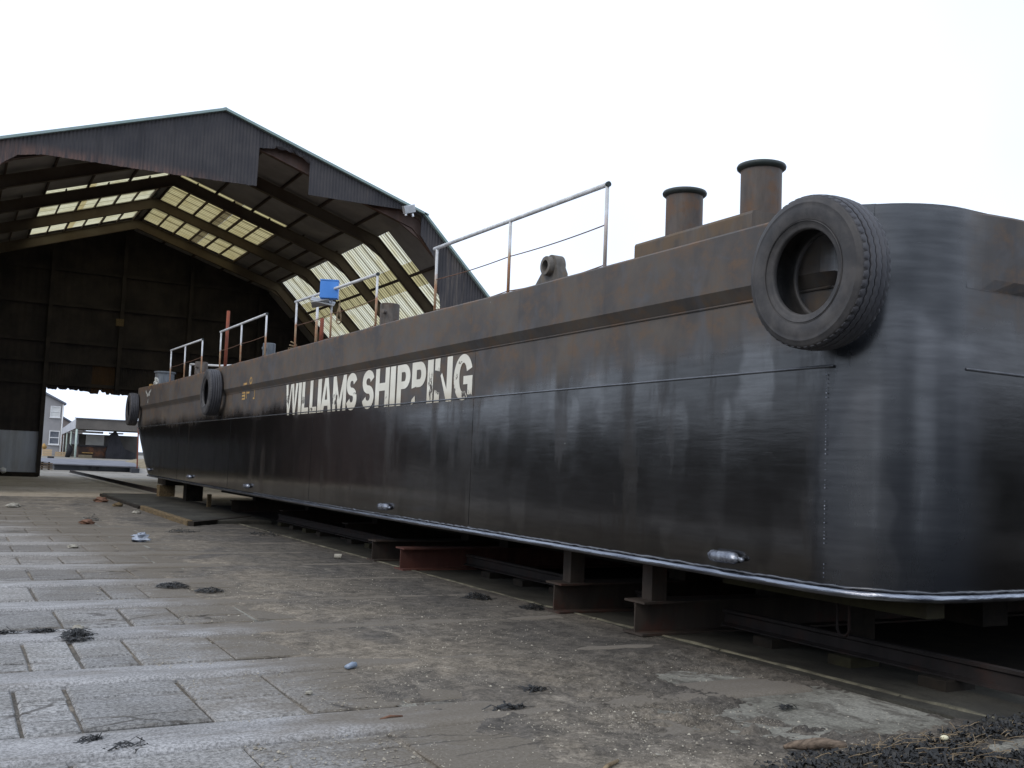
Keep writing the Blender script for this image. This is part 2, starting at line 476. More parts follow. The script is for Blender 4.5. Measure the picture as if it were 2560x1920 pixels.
def cladding():
    g = G('tarred_cladding')
    p = g.pos()
    x, y, z = g.sep(p)
    st = g.noise(g.scale(p, (1, 1, 0.06)), 5.5, 5, 0.7)
    st2 = g.noise(g.scale(p, (1, 1, 0.10)), 2.0, 4, 0.6)
    n = g.noise(p, 0.8, 5, 0.6)
    col = g.mix(g.step(n, 0.35, 0.65), (0.036, 0.034, 0.038), (0.056, 0.051, 0.052))
    right = g.step(x, 14.5, 16.5, 0.0, 0.10)
    col = g.mix(g.step(g.math('ADD', st, right), 0.60, 0.86, 0, 0.75), col, (0.17, 0.14, 0.115))
    col = g.mix(g.step(st2, 0.52, 0.72, 0, 0.6), col, (0.020, 0.019, 0.021))
    low = g.step(g.math('ADD', z, g.math('MULTIPLY', st, 0.8)), 12.15, 11.75)
    left = g.step(x, 9.2, 6.0)
    col = g.mix(g.math('MULTIPLY', g.math('MULTIPLY', low, left), g.step(st, 0.4, 0.6, 0.15, 0.75)), col, (0.17, 0.095, 0.072))
    g.set(col, 0.6, 0, 0.35)
    return g.m


M['clad'] = cladding()


def skylight(name, c, dirt):
    g = G(name)
    p = g.pos()
    x, y, z = g.sep(p)
    n = g.noise(p, 1.0, 6, 0.6)
    n2 = g.noise(g.scale(p, (0.5, 4, 0.5)), 2.0, 4, 0.6)
    col = g.mix(g.step(n, 0.4, 0.75), c, dirt)
    col = g.mix(g.step(n2, 0.55, 0.75, 0, 0.6), col, dirt)
    # dark stripe down one flank of each corrugation
    w = g.math('SINE', g.math('MULTIPLY', y, 2 * PI / 0.27))
    col = g.mix(g.step(w, 0.55, 0.98, 0, 0.75), col, tuple(v * 0.28 for v in dirt))
    lap = g.math('FRACT', g.math('DIVIDE', y, 0.98))
    col = g.mix(g.step(g.math('ABSOLUTE', g.math('SUBTRACT', lap, 0.5)), 0.395, 0.43, 0, 0.85), col, tuple(v * 0.25 for v in dirt))
    tl = g.t.nodes.new("ShaderNodeBsdfTranslucent")
    df = g.t.nodes.new("ShaderNodeBsdfDiffuse")
    mx = g.t.nodes.new("ShaderNodeMixShader")
    g.put(tl.inputs[0], col); g.put(df.inputs[0], (0.35, 0.33, 0.26))
    mx.inputs[0].default_value = 0.12
    g.t.links.new(tl.outputs[0], mx.inputs[1]); g.t.links.new(df.outputs[0], mx.inputs[2])
    g.t.links.new(mx.outputs[0], g.out.inputs[0])
    return g.m


M['sky_clear'] = skylight('clear_skylight_sheet', (0.86, 0.82, 0.56), (0.62, 0.55, 0.30))
M['sky_yellow'] = skylight('yellowed_skylight_sheet', (0.64, 0.54, 0.27), (0.48, 0.38, 0.16))
M['sky_cream'] = skylight('cream_skylight_sheet', (1.0, 0.94, 0.70), (0.82, 0.70, 0.38))
M['sky_dirty'] = skylight('dirty_skylight_sheet', (0.24, 0.19, 0.09), (0.14, 0.10, 0.05))
M['blue'] = simple('blue_plastic', (0.055, 0.22, 0.62), (0.075, 0.25, 0.66), 4, 0.5, 0.4)
M['grey_tray'] = simple('grey_sheet', (0.30, 0.31, 0.31), (0.40, 0.41, 0.41), 5, 0.6)
M['lamp_metal'] = simple('lamp_metal', (0.75, 0.76, 0.77), (0.55, 0.56, 0.57), 8, 0.3, 0.5, metal=0.5)
M['lamp_glass'] = simple('lamp_glass', (0.55, 0.57, 0.58), (0.45, 0.47, 0.48), 8, 0.1, 0.6)
M['weed'] = simple('dried_seaweed', (0.010, 0.011, 0.012), (0.030, 0.029, 0.026), 30, 0.6, 0.4)
M['straw'] = simple('straw', (0.15, 0.105, 0.060), (0.27, 0.205, 0.125), 20, 0.9)
M['driftwood'] = simple('driftwood', (0.22, 0.165, 0.120), (0.10, 0.075, 0.055), 14, 0.9, 0.2, bump=0.5, stretch=(1, 6, 4))
M['twig'] = simple('reddish_twig', (0.20, 0.105, 0.065), (0.13, 0.07, 0.045), 20, 0.8)
M['pebble'] = simple('pale_pebble', (0.66, 0.62, 0.42), (0.72, 0.69, 0.52), 9, 0.5)
M['stone'] = simple('pale_stone', (0.36, 0.34, 0.28), (0.25, 0.23, 0.19), 20, 0.85)
M['plastic'] = simple('clear_plastic_film', (0.22, 0.25, 0.30), (0.36, 0.39, 0.44), 20, 0.25, 0.6)
M['cup'] = simple('pale_blue_plastic', (0.21, 0.26, 0.34), (0.27, 0.33, 0.41), 8, 0.4, 0.5)
M['chips'] = simple('gravel_chips', (0.13, 0.11, 0.085), (0.42, 0.385, 0.31), 25, 0.85)
M['house'] = simple('grey_render', (0.27, 0.262, 0.262), (0.31, 0.30, 0.298), 0.8, 0.9)
M['brick'] = simple('brown_render', (0.27, 0.23, 0.21), (0.32, 0.27, 0.245), 0.8, 0.9)
M['slate'] = simple('slate_roof', (0.12, 0.13, 0.16), (0.17, 0.18, 0.21), 1.5, 0.7)
M['white'] = simple('white_paint', (0.72, 0.72, 0.71), (0.62, 0.62, 0.62), 3, 0.6)
M['pane'] = simple('window_pane', (0.10, 0.11, 0.13), (0.16, 0.17, 0.19), 2, 0.08, 0.6)
M['blind'] = simple('window_blind', (0.58, 0.58, 0.56), (0.66, 0.66, 0.64), 2, 0.5)
M['green_steel'] = simple('pale_green_steel', (0.42, 0.52, 0.47), (0.50, 0.58, 0.53), 2, 0.6)
M['canopy'] = simple('canopy_fascia', (0.115, 0.105, 0.095), (0.15, 0.135, 0.12), 1, 0.8)
M['canopy_side'] = simple('canopy_side_sheet', (0.42, 0.44, 0.49), (0.50, 0.52, 0.56), 1, 0.7)
M['canopy_wall'] = simple('canopy_wall_board', (0.085, 0.080, 0.074), (0.12, 0.11, 0.10), 1, 0.9)
M['pontoon'] = simple('dark_pontoon_paint', (0.055, 0.060, 0.072), (0.095, 0.100, 0.112), 1, 0.6)
M['pontoon_top'] = simple('pontoon_deck', (0.12, 0.125, 0.145), (0.19, 0.19, 0.21), 1, 0.8)
M['tarp'] = simple('black_tarpaulin', (0.014, 0.014, 0.018), (0.028, 0.027, 0.032), 1, 0.6)
M['rust_skip'] = rust_steel('rusty_skip_steel', (0.035, 0.022, 0.018), (0.16, 0.065, 0.03), 0.4, 1.0, 0.8)
M['crate'] = simple('pale_crate_wood', (0.55, 0.40, 0.24), (0.62, 0.47, 0.30), 2, 0.9)
M['sand'] = simple('sand', (0.20, 0.165, 0.105), (0.26, 0.22, 0.15), 2, 0.95)
M['red_pole'] = simple('rusty_pole', (0.25, 0.072, 0.040), (0.18, 0.06, 0.04), 8, 0.8)
M['trees'] = simple('dark_foliage', (0.018, 0.020, 0.012), (0.035, 0.034, 0.022), 0.6, 0.9, 0.1)
M['water'] = simple('estuary_water', (0.03, 0.035, 0.03), (0.04, 0.045, 0.04), 1, 0.08, 0.5, bump=0.1)
M['white_dot'] = simple('white_enamel', (0.85, 0.85, 0.85), (0.9, 0.9, 0.9), 5, 0.3)


# ------------------------------------------------------------------ mesh helper
class MB:
    def __init__(s):
        s.v = []; s.f = []

    def add(s, vs, fs):
        k = len(s.v)
        s.v += [tuple(v) for v in vs]
        s.f += [tuple(i + k for i in f) for f in fs]
        return s

    def box(s, lo, hi, jit=0.0):
        x0, y0, z0 = lo; x1, y1, z1 = hi
        vs = [(x0, y0, z0), (x1, y0, z0), (x1, y1, z0), (x0, y1, z0), (x0, y0, z1), (x1, y0, z1), (x1, y1, z1), (x0, y1, z1)]
        if jit: vs = [tuple(c + random.uniform(-jit, jit) for c in v) for v in vs]
        return s.add(vs, [(0, 3, 2, 1), (4, 5, 6, 7), (0, 1, 5, 4), (1, 2, 6, 5), (2, 3, 7, 6), (3, 0, 4, 7)])

    def obox(s, c, size, mat):
        c = Vector(c); vs = []
        for dz in (-.5, .5):
            for dx, dy in ((-.5, -.5), (.5, -.5), (.5, .5), (-.5, .5)):
                vs.append(c + mat @ Vector((dx * size[0], dy * size[1], dz * size[2])))
        return s.add(vs, [(0, 3, 2, 1), (4, 5, 6, 7), (0, 1, 5, 4), (1, 2, 6, 5), (2, 3, 7, 6), (3, 0, 4, 7)])

    def bbox(s, lo, hi, b=0.01):
        """box with chamfered upper edges"""
        x0, y0, z0 = lo; x1, y1, z1 = hi
        r = [(x0, y0, z0), (x1, y0, z0), (x1, y1, z0), (x0, y1, z0),
             (x0, y0, z1 - b), (x1, y0, z1 - b), (x1, y1, z1 - b), (x0, y1, z1 - b),
             (x0 + b, y0 + b, z1), (x1 - b, y0 + b, z1), (x1 - b, y1 - b, z1), (x0 + b, y1 - b, z1)]
        fs = [(0, 3, 2, 1), (8, 9, 10, 11)]
        for k in (0, 4):
            for i in range(4):
                j = (i + 1) % 4
                fs.append((k + i, k + j, k + 4 + j, k + 4 + i))
        return s.add(r, fs)

    def prism(s, poly, axis, a, b):
        """extrude a 2D polygon along an axis (0,1,2) from a to b"""
        n = len(poly)
        def pt(p, t):
            if axis == 0: return (t, p[0], p[1])
            if axis == 1: return (p[0], t, p[1])
            return (p[0], p[1], t)
        vs = [pt(p, a) for p in poly] + [pt(p, b) for p in poly]
        fs = [tuple(range(n))[::-1], tuple(range(n, 2 * n))]
        fs += [(i, (i + 1) % n, n + (i + 1) % n, n + i) for i in range(n)]
        return s.add(vs, fs)

    def tube(s, path, r, seg=8, cap=True):
        path = [Vector(p) for p in path]
        n = len(path)
        rr = r if isinstance(r, (list, tuple)) else [r] * n
        k = len(s.v); up = None
        for i, p in enumerate(path):
            t = (path[min(i + 1, n - 1)] - path[max(i - 1, 0)]).normalized()
            if up is None:
                up = Vector((0, 0, 1)) if abs(t.z) < 0.9 else Vector((1, 0, 0))
            a = t.cross(up).normalized(); up = a.cross(t).normalized()
            for j in range(seg):
                th = 2 * PI * j / seg
                s.v.append(tuple(p + (a * math.cos(th) + up * math.sin(th)) * rr[i]))
        for i in range(n - 1):
            for j in range(seg):
                j2 = (j + 1) % seg
                s.f.append((k + i * seg + j, k + i * seg + j2, k + (i + 1) * seg + j2, k + (i + 1) * seg + j))
        if cap:
            s.f.append(tuple(k + j for j in range(seg))[::-1])
            s.f.append(tuple(k + (n - 1) * seg + j for j in range(seg)))
        return s

    def lathe(s, prof, seg=32, mat=None, loc=(0, 0, 0), closed=False):
        """revolve (r, h) profile about local z, then transform"""
        mat = mat or Matrix.Identity(3); loc = Vector(loc); k = len(s.v); n = len(prof)
        for i in range(seg):
            th = 2 * PI * i / seg
            for r, h in prof:
                s.v.append(tuple(loc + mat @ Vector((r * math.cos(th), r * math.sin(th), h))))
        for i in range(seg):
            i2 = (i + 1) % seg
            for j in range(n if closed else n - 1):
                j2 = (j + 1) % n
                s.f.append((k + i * n + j, k + i2 * n + j, k + i2 * n + j2, k + i * n + j2))
        return s

    def ball(s, c, r, sc=(1, 1, 1), jit=0.0, seg=8, rings=6):
        k = len(s.v); c = Vector(c)
        for i in range(rings + 1):
            ph = PI * i / rings
            for j in range(seg):
                th = 2 * PI * j / seg
                q = r * (1 + random.uniform(-jit, jit))
                s.v.append((c.x + q * sc[0] * math.sin(ph) * math.cos(th), c.y + q * sc[1] * math.sin(ph) * math.sin(th), c.z + q * sc[2] * math.cos(ph)))
        for i in range(rings):
            for j in range(seg):
                j2 = (j + 1) % seg
                s.f.append((k + i * seg + j, k + (i + 1) * seg + j, k + (i + 1) * seg + j2, k + i * seg + j2))
        return s

    def mesh(s, name, mat, smooth=False, org=(0, 0, 0)):
        me = bpy.data.meshes.new(name)
        o = Vector(org)
        vs = [tuple(Vector(v) - o) for v in s.v] if o.length > 0 else s.v
        me.from_pydata(vs, [], s.f)
        me.validate()
        if mat is not None: me.materials.append(M[mat])
        if smooth:
            me.polygons.foreach_set("use_smooth", [True] * len(me.polygons))
            if smooth != 'all':
                try: me.set_sharp_from_angle(angle=math.radians(38))
                except Exception: pass
        me.update()
        return me

    def build(s, name, mat, parent=None, smooth=False, org=None):
        """world-space vertices; the object sits at org (or at its parent's place)"""
        if parent is not None:
            base = wloc(parent)
            o = bpy.data.objects.new(name, s.mesh(name, mat, smooth, base))
            COL.objects.link(o); o.parent = parent
        else:
            org = org or (0, 0, 0)
            o = bpy.data.objects.new(name, s.mesh(name, mat, smooth, org))
            COL.objects.link(o); o.location = org
        return o


def wloc(o):
    v = Vector((0, 0, 0))
    while o is not None:
        v += Vector(o.location); o = o.parent
    return v


def tag(o, label=None, cat=None, group=None, kind=None):
    if label: o["label"] = label
    if cat: o["category"] = cat
    if group: o["group"] = group
    if kind: o["kind"] = kind
    return o


def thing(name, loc, label, cat, group=None):
    o = bpy.data.objects.new(name, None); COL.objects.link(o)
    o.location = loc; o.empty_display_size = 0.2
    return tag(o, label, cat, group)


def copy_of(o, parent, delta=(0, 0, 0), mesh_map=None):
    c = o.copy(); COL.objects.link(c); c.parent = parent
    c.location = Vector(o.location) + Vector(delta)
    for ch in list(o.children):
        copy_of(ch, c)
    return c


def fbm(x, y, z=0.0, o=4):
    return mnoise.fractal(Vector((x, y, z)), 0.9, 2.0, o)


def lerp(a, b, t): return a + (b - a) * t


def interp(x, xs, ys): return float(np.interp(x, xs, ys))


def sstep(a, b, x):
    t = max(0.0, min(1.0, (x - a) / (b - a))); return t * t * (3 - 2 * t)


# ================================================================== GROUND
gm = MB()
gys = [-60, 30, 60, 66, 80, 95, 130, 600, 1500]
gzs = [0, 0, 0, 0, 0.35, 0.78, 0.8, 0.8, 0.8]
gxs = [-1500, -300, -60, -3, 20, 60, 300, 1500]
for zy, yy in zip(gzs, gys):
    for xx in gxs: gm.v.append((xx, yy, zy - 0.06))
nx = len(gxs)
for j in range(len(gys) - 1):
    for i in range(nx - 1):
        gm.f.append((j * nx + i, j * nx + i + 1, (j + 1) * nx + i + 1, (j + 1) * nx + i))
tag(gm.build('ground', 'ground'), kind='structure')

# pale yard beyond the far door
ym = MB()
for k, (yy, zz) in enumerate(((60.6, 0.0), (66, 0.0), (80, 0.35), (95, 0.78), (130, 0.8), (200, 0.8))):
    ym.v += [(-25, yy, zz - 0.02), (45, yy, zz - 0.02)]
    if k: ym.f.append((2 * k - 2, 2 * k - 1, 2 * k + 1, 2 * k))
tag(ym.build('yard', 'yard'), kind='structure')
fm = MB(); fm.add([(-4.3, 31.0, 0.0), (20, 31.0, 0.0), (20, 60.6, 0.0), (-4.3, 60.6, 0.0)], [(0, 1, 2, 3)])
tag(fm.build('floor', 'floor'), kind='structure')

# slipway: concrete bed with stone setts between cement strips
slip = MB().add([(-2.6, -2, -0.035), (6.6, -2, -0.035), (6.6, 31.0, -0.035), (-2.6, 31.0, -0.035)], [(0, 1, 2, 3)]).build('slipway', 'old_timber')
tag(slip, kind='structure')
apron = MB().add([(2.55, 1.0, -0.006), (5.9, 1.0, -0.006), (5.9, 31.0, -0.006), (2.55, 31.0, -0.006)], [(0, 1, 2, 3)]).build('concrete_apron', 'apron', slip)

rng = random.Random(3)
P = 1.715
rows = []
for k in range(-2, 14):
    y0 = 5.98 + P * k * (1 + 0.002 * k)
    rows.append((k, y0, y0 + 1.14 * (1 if k < 1 else 0.92)))
known = {0: [-0.25, 0.10, 0.45, 0.745, 1.43, 2.0, 2.62, 3.2, 3.9], 1: [-0.1, 0.28, 0.60, 0.93, 1.31, 1.98, 2.5, 3.1, 3.7],
         2: [-0.1, 0.42, 0.96, 1.51, 1.96, 2.6, 3.2, 3.9], -1: [-0.4, 0.15, 0.62, 1.45, 2.25, 2.95, 3.5, 4.0]}
cross = {0: {2: [0.43, 0.70], 3: [0.67], 4: [0.46], 1: [0.5], 5: [0.5]}, 1: {1: [0.25], 2: [0.27], 3: [0.35], 4: [0.62]},
         2: {1: [0.6], 2: [0.35], 4: [0.4]}}


def sett(x0, x1, y0, y1):
    g = 0.011
    z = rng.uniform(-0.006, 0.004)
    m = MB(); b = rng.uniform(0.008, 0.016)
    xa, xb, ya, yb = x0 + g * rng.uniform(.6, 1.6), x1 - g * rng.uniform(.6, 1.6), y0 + g * rng.uniform(.4, 1.2), y1 - g * rng.uniform(.4, 1.2)
    m.bbox((xa, ya, -0.034), (xb, yb, z), b)
    j = [rng.uniform(-.006, .006) for _ in range(24)]
    m.v = [(v[0] + j[2 * (i % 4)], v[1] + j[2 * (i % 4) + 1], v[2] + (j[8 + i % 4] * .5 if i >= 4 else 0)) for i, v in enumerate(m.v)]
    m.build('stone_sett', 'slab', slip)


for k, y0, y1 in rows:
    if k in known:
        xs = [-2.3, -1.65, -0.95] + known[k]
    else:
        xs = [-2.3, -1.6, -0.85, rng.uniform(-0.3, 0.1)]
        while xs[-1] < (3.5 if k < 6 else 3.6): xs.append(xs[-1] + rng.uniform(0.36, 0.72))
    for i in range(len(xs) - 1):
        cuts = cross.get(k, {}).get(i - 3)
        if cuts is None: cuts = [rng.uniform(0.3, 0.7)] if (k not in known and rng.random() < 0.35) else []
        ed = [0.0] + cuts + [1.0]
        for a, b in zip(ed[:-1], ed[1:]):
            sett(xs[i], xs[i + 1], lerp(y0, y1, a), lerp(y0, y1, b))
for k, y0, y1 in rows:
    # domed cement strip in front of each row of setts
    ya, yb = y1 + 0.004, (rows[rows.index((k, y0, y1)) + 1][1] if k < 13 else y0 + P) - 0.004
    m = MB(); nsx = 52
    pr = [(0, -0.034), (0.0, -0.004), (0.05, 0.016), (0.16, 0.021), (0.5, 0.007), (0.9, -0.001), (1.0, -0.014), (1.0, -0.034)]
    for i in range(nsx + 1):
        xx = lerp(-2.4, 5.5, i / nsx)
        wv = 0.022 * fbm(xx * 1.5, k * 3.1); wz = 0.004 * fbm(xx * 2.1, k * 1.7 + 9)
        for t, z in pr:
            e = wv if 0 < t < 1 or t == 0 else -0.6 * wv
            m.v.append((xx, lerp(ya, yb, t) + (e if t < 0.3 else 0.0), z + (wz if z > -0.01 else 0)))
    n = len(pr)
    for i in range(nsx):
        for j in range(n - 1):
            m.f.append((i * n + j, (i + 1) * n + j, (i + 1) * n + j + 1, i * n + j + 1))
    m.build('cement_strip', 'strip', slip, smooth='all')


# silt that has washed over the right half of the slipway
def silt_h(x, y):
    b = interp(y, [2, 4.4, 5.4, 6.5, 8, 10, 13, 17, 21, 25, 28, 32], [2.9, 2.75, 2.65, 2.6, 2.55, 2.6, 2.8, 3.1, 3.3, 3.0, 2.0, -0.5])
    n = fbm(x * 1.1, y * 0.8, 3.0, 5)
    n2 = fbm(x * 4.0, y * 3.0, 7.0, 4)
    h = -0.022 + 0.040 * sstep(b - 0.9, b + 0.9, x + 0.45 * n) + 0.007 * n + 0.006 * n2
    # scoured patches where the concrete shows
    def patch(cx, cy, rx, ry, d, ang=0.0, sharp=3.0):
        dx, dy = x - cx, y - cy
        u = (dx * math.cos(ang) + dy * math.sin(ang)) / rx; v = (-dx * math.sin(ang) + dy * math.cos(ang)) / ry
        return d * max(0.0, 1 - (u * u + v * v) ** (sharp / 2))
    st = fbm(x * 5.0 - y * 2.5, y * 11 + x * 3.0, 1.5, 4)
    h -= patch(5.25, 4.95, 0.75, 0.80, 0.05)
    h -= patch(5.05, 5.75, 0.45, 0.75, 0.045, 0.35)
    h -= patch(4.62, 4.75, 0.55, 0.48, 0.028 + 0.05 * st)
    h -= patch(4.0, 5.0, 0.6, 0.45, 0.014 + 0.06 * st)
    h -= patch(2.55, 5.6, 0.9, 0.5, 0.010 + 0.05 * n2)
    h -= patch(3.9, 9.3, 0.7, 1.6, 0.006 + 0.025 * n)
    h -= patch(5.3, 8.0, 0.5, 1.2, 0.008 + 0.03 * n)
    # build-up against the shore side
    h += 0.035 * sstep(4.35, 3.7, y + 0.25 * n - 0.1 * (x - 4)) * sstep(3.6, 4.3, x)
    if x > 3.3 and y < 7: h += (0.016 * fbm(x * 7 - y * 5, x * 4 + y * 13, 11.0, 5) + 0.014 * fbm(x * 14 + y * 3, y * 34 - x * 9, 5.0, 4)) * sstep(3.3, 3.9, x)
    return max(h, -0.03)


sm = MB()
sx = [lerp(0.3, 3.4, i / 62) for i in range(62)] + [lerp(3.4, 5.74, i / 110) for i in range(111)]
sy = [2.0]
while sy[-1] < 34.0: sy.append(sy[-1] + (0.06 if sy[-1] < 3.6 else 0.021 if sy[-1] < 6.6 else 0.05 * sy[-1] / 8.0))
Hs = {}
for yy in sy:
    for xx in sx: sm.v.append((xx, yy, silt_h(xx, yy)))
nx = len(sx)
for j in range(len(sy) - 1):
    for i in range(nx - 1): sm.f.append((j * nx + i, j * nx + i + 1, (j + 1) * nx + i + 1, (j + 1) * nx + i))
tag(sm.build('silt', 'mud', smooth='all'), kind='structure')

# margin between kerb and track
mm = MB()
mm.add([(5.76, 1.0, 0.016), (6.9, 1.0, 0.016), (6.9, 36.0, 0.016), (5.76, 36.0, 0.016), (5.76, 1.0, -0.03), (5.76, 36.0, -0.03)],
       [(0, 1, 2, 3), (4, 0, 3, 5)])
tag(mm.build('track_margin', 'margin'), kind='structure')
tag(MB().add([(6.9, 1.0, -0.02), (24, 1.0, -0.02), (24, 36.0, -0.02), (6.9, 36.0, -0.02)], [(0, 1, 2, 3)]).build('track_bed', 'old_timber'), kind='structure')

kb = thing('kerb', (5.8, 4, 0), 'long low crumbling stone kerb running along beside the barge', 'kerb')
kys = [3.6]
while kys[-1] < 31: kys.append(kys[-1] + rng.uniform(1.2, 2.1))
for a, b in zip(kys[:-1], kys[1:]):
    m = MB(); nseg = 10
    for i in range(nseg + 1):
        yy = lerp(a + .008, b - .008, i / nseg)
        xc = interp(yy, [3.6, 4.2, 5, 6.2, 10, 22, 31], [6.05, 6.02, 5.93, 5.90, 5.73, 5.66, 5.66]) + 0.012 * fbm(yy * 3, 2.0)
        zt = 0.028 + 0.014 * fbm(yy * 4.0, 5.0)
        m.v += [(xc - .035, yy, -0.03), (xc - .03, yy, zt - .012), (xc - .012, yy, zt), (xc + .03, yy, zt - .004), (xc + .05, yy, 0.0)]
    for i in range(nseg):
        for j in range(4): m.f.append((i * 5 + j, i * 5 + j + 1, (i + 1) * 5 + j + 1, (i + 1) * 5 + j))
    m.f += [(0, 1, 2, 3, 4), tuple(nseg * 5 + j for j in (4, 3, 2, 1, 0))]
    m.build('kerb_stone', 'kerb', kb)

# loose gravel
cm = MB(); r2 = random.Random(11)
cnt = 0
while cnt < 5200:
    yy = 3.9 + 9.5 * r2.random() ** 1.8
    xx = r2.uniform(1.4, 5.5)
    dens = 0.5 + 0.9 * fbm(xx * 1.2, yy * 0.9, 21.0, 3)
    dens *= 1.0 - 0.75 * sstep(3.9, 4.9, xx)
    if r2.random() > dens: continue
    cnt += 1
    q = r2.uniform(0.0022, 0.0062) * (1.0 if r2.random() < .93 else 1.9)
    z = max(silt_h(xx, yy), 0.0 if xx < 3 else -0.006)
    a = r2.uniform(0, PI); c, sn = math.cos(a) * q * 1.3, math.sin(a) * q * 1.3
    cm.add([(xx + c, yy + sn, z), (xx - sn, yy + c, z), (xx - c, yy - sn, z), (xx + sn, yy - c, z), (xx, yy, z + q * r2.uniform(.7, 1.2))],
           [(0, 1, 4), (1, 2, 4), (2, 3, 4), (3, 0, 4)])
tag(cm.build('loose_gravel', 'chips'), kind='stuff')

# raised slab under the bow with a timber edge
pl = thing('raised_platform', (5.3, 28, 0), 'low concrete platform with a broken timber edge under the bow', 'platform')
MB().bbox((4.52, 22.4, 0.0), (6.35, 36.0, 0.10), 0.02).build('concrete_slab', 'margin', pl)
MB().bbox((4.40, 21.75, 0.0), (4.52, 27.6, 0.13), 0.015).build('timber_edge', 'timber', pl)
MB().bbox((4.42, 28.1, 0.0), (4.52, 35.8, 0.09), 0.015).build('timber_edge', 'old_timber', pl)
MB().prism([(4.42, 21.72), (4.50, 21.55), (6.25, 23.75), (6.2, 23.95)], 2, 0.0, 0.11).build('timber_edge', 'old_timber', pl)

# ================================================================== BARGE
XS, XF = 5.40, 14.40
barge = thing('barge', (9.9, 20.0, 0.71), 'huge black flat sided steel barge standing on the slipway', 'barge')


def ztop(y): return interp(y, [4, 10, 13, 24, 30, 36], [3.425, 3.435, 3.465, 3.50, 3.51, 3.59])


def zbot(y): return interp(y, [4, 14, 22, 33, 36], [0.705, 0.70, 0.715, 0.765, 0.80])


R_ST, R_BW = 0.70, 0.70


def half_outline(inset, bow_y):
    """near half of the plan outline, stern centre side first"""
    pts = []
    xs = XS + inset; ys = 4.65 + inset; yb = bow_y - inset
    r = R_ST - inset
    pts.append((9.0, ys)); pts.append((7.5, ys))
    for i in range(13):
        a = -PI / 2 - PI / 2 * i / 12
        pts.append((xs + r + r * math.cos(a), ys + r + r * math.sin(a)))
    n = 60
    y0, y1 = ys + r, yb - (R_BW - inset)
    for i in range(1, n): pts.append((xs, lerp(y0, y1, i / n)))
    rb = R_BW - inset
    for i in range(9):
        a = PI - PI / 2 * i / 8
        pts.append((xs + rb + rb * math.cos(a), yb - rb + rb * math.sin(a)))
    pts.append((9.0, yb))
    return pts


rings = []
for zf, inset, bow in (('b', 0.07, 33.35), ('b1', 0.018, 33.42), ('b2', 0.0, 33.55), (1.2, 0, 34.3), (1.8, 0, 35.3), (2.3, 0, 36.08), (2.9, 0, 36.12), ('t', 0.0, 36.15), ('t', 0.05, 36.15)):
    ring = []
    for x, y in half_outline(inset, bow):
        if zf == 'b': z = zbot(y)
        elif zf == 'b1': z = zbot(y) + 0.018
        elif zf == 'b2': z = zbot(y) + 0.07
        elif zf == 't': z = ztop(y)
        else: z = zf
        ring.append((x, y, z))
    full = ring + [(XS + XF - x, y, z) for x, y, z in reversed(ring)]
    rings.append(full)
hm = MB(); n = len(rings[0])
for r_ in rings: hm.v += r_
for k in range(len(rings) - 1):
    for i in range(n):
        j = (i + 1) % n
        hm.f.append((k * n + i, k * n + j, (k + 1) * n + j, (k + 1) * n + i))
half = n // 2
kt = (len(rings) - 1) * n
for i in range(half - 1):
    hm.f.append((kt + i, kt + i + 1, kt + n - 2 - i, kt + n - 1 - i))
    hm.f.append((i, n - 1 - i, n - 2 - i, i + 1))
hm.build('hull', 'hull', barge, smooth=True)

# bulwark belt standing proud of the plating, with its sloping underside
bm_ = MB(); ny = 70
for i in range(ny + 1):
    yy = 4.94 + (35.35 - 4.94) * (i / ny) ** 1.6
    zt = ztop(yy)
    xo = 0.0 if yy > 5.35 else R_ST - math.sqrt(max(0, R_ST ** 2 - (5.35 - yy) ** 2))
    pr_ = .068 * sstep(4.94, 5.16, yy) + .002
    xb = 5.398 + xo; xf = xb - pr_
    bm_.v += [(xb, yy, 2.868), (xb - .0005, yy, 2.872), (xf, yy, 2.872 + 1.37 * pr_), (xf, yy, zt - .012), (xf + .012, yy, zt + .004), (xb + .04, yy, zt + .004)]
for i in range(ny):
    for j in range(5): bm_.f.append((i * 6 + j, (i + 1) * 6 + j, (i + 1) * 6 + j + 1, i * 6 + j + 1))
bm_.f += [(0, 1, 2, 3, 4, 5), tuple(ny * 6 + j for j in (5, 4, 3, 2, 1, 0))]
bm_.build('bulwark_belt', 'hull', barge)
sb = MB()
sxs = [6.12, 6.20, 6.28, 6.4, 6.6, 6.9, 10.0, 14.0]
for xx in sxs:
    zt = ztop(4.6) - .008 * (1 - sstep(6.1, 6.5, xx)); pr_ = .046 * sstep(6.10, 6.9, xx) - .004
    sb.v += [(xx, 4.648, 2.868), (xx, 4.648, 2.872), (xx, 4.648 - pr_, 2.955), (xx, 4.648 - pr_, zt - .012), (xx, 4.66 - pr_, zt + .004), (xx, 4.68, zt + .004)]
for i in range(len(sxs) - 1):
    sb.f += [(6 * i + j, 6 * i + j + 1, 6 * i + 7 + j, 6 * i + 6 + j) for j in range(5)]
sb.f += [(5, 4, 3, 2, 1, 0), tuple(6 * (len(sxs) - 1) + j for j in range(6))]
sb.build('bulwark_belt', 'hull', barge)
MB().tube([(5.394, lerp(5.2, 35.4, i / 40), 2.862) for i in range(41)], 0.009, 6).build('belt_weld', 'hull', barge)

# half-round rubbing bars
MB().tube([(5.398, lerp(5.18, 35.6, i / 40), 2.296 + (0.01 * (i / 40))) for i in range(41)], 0.011, 8).build('rubbing_bar', 'rub', barge, smooth='all')
MB().tube([(6.12, 4.648, 2.296), (14.0, 4.648, 2.296)], 0.011, 8).build('rubbing_bar', 'rub', barge, smooth='all')

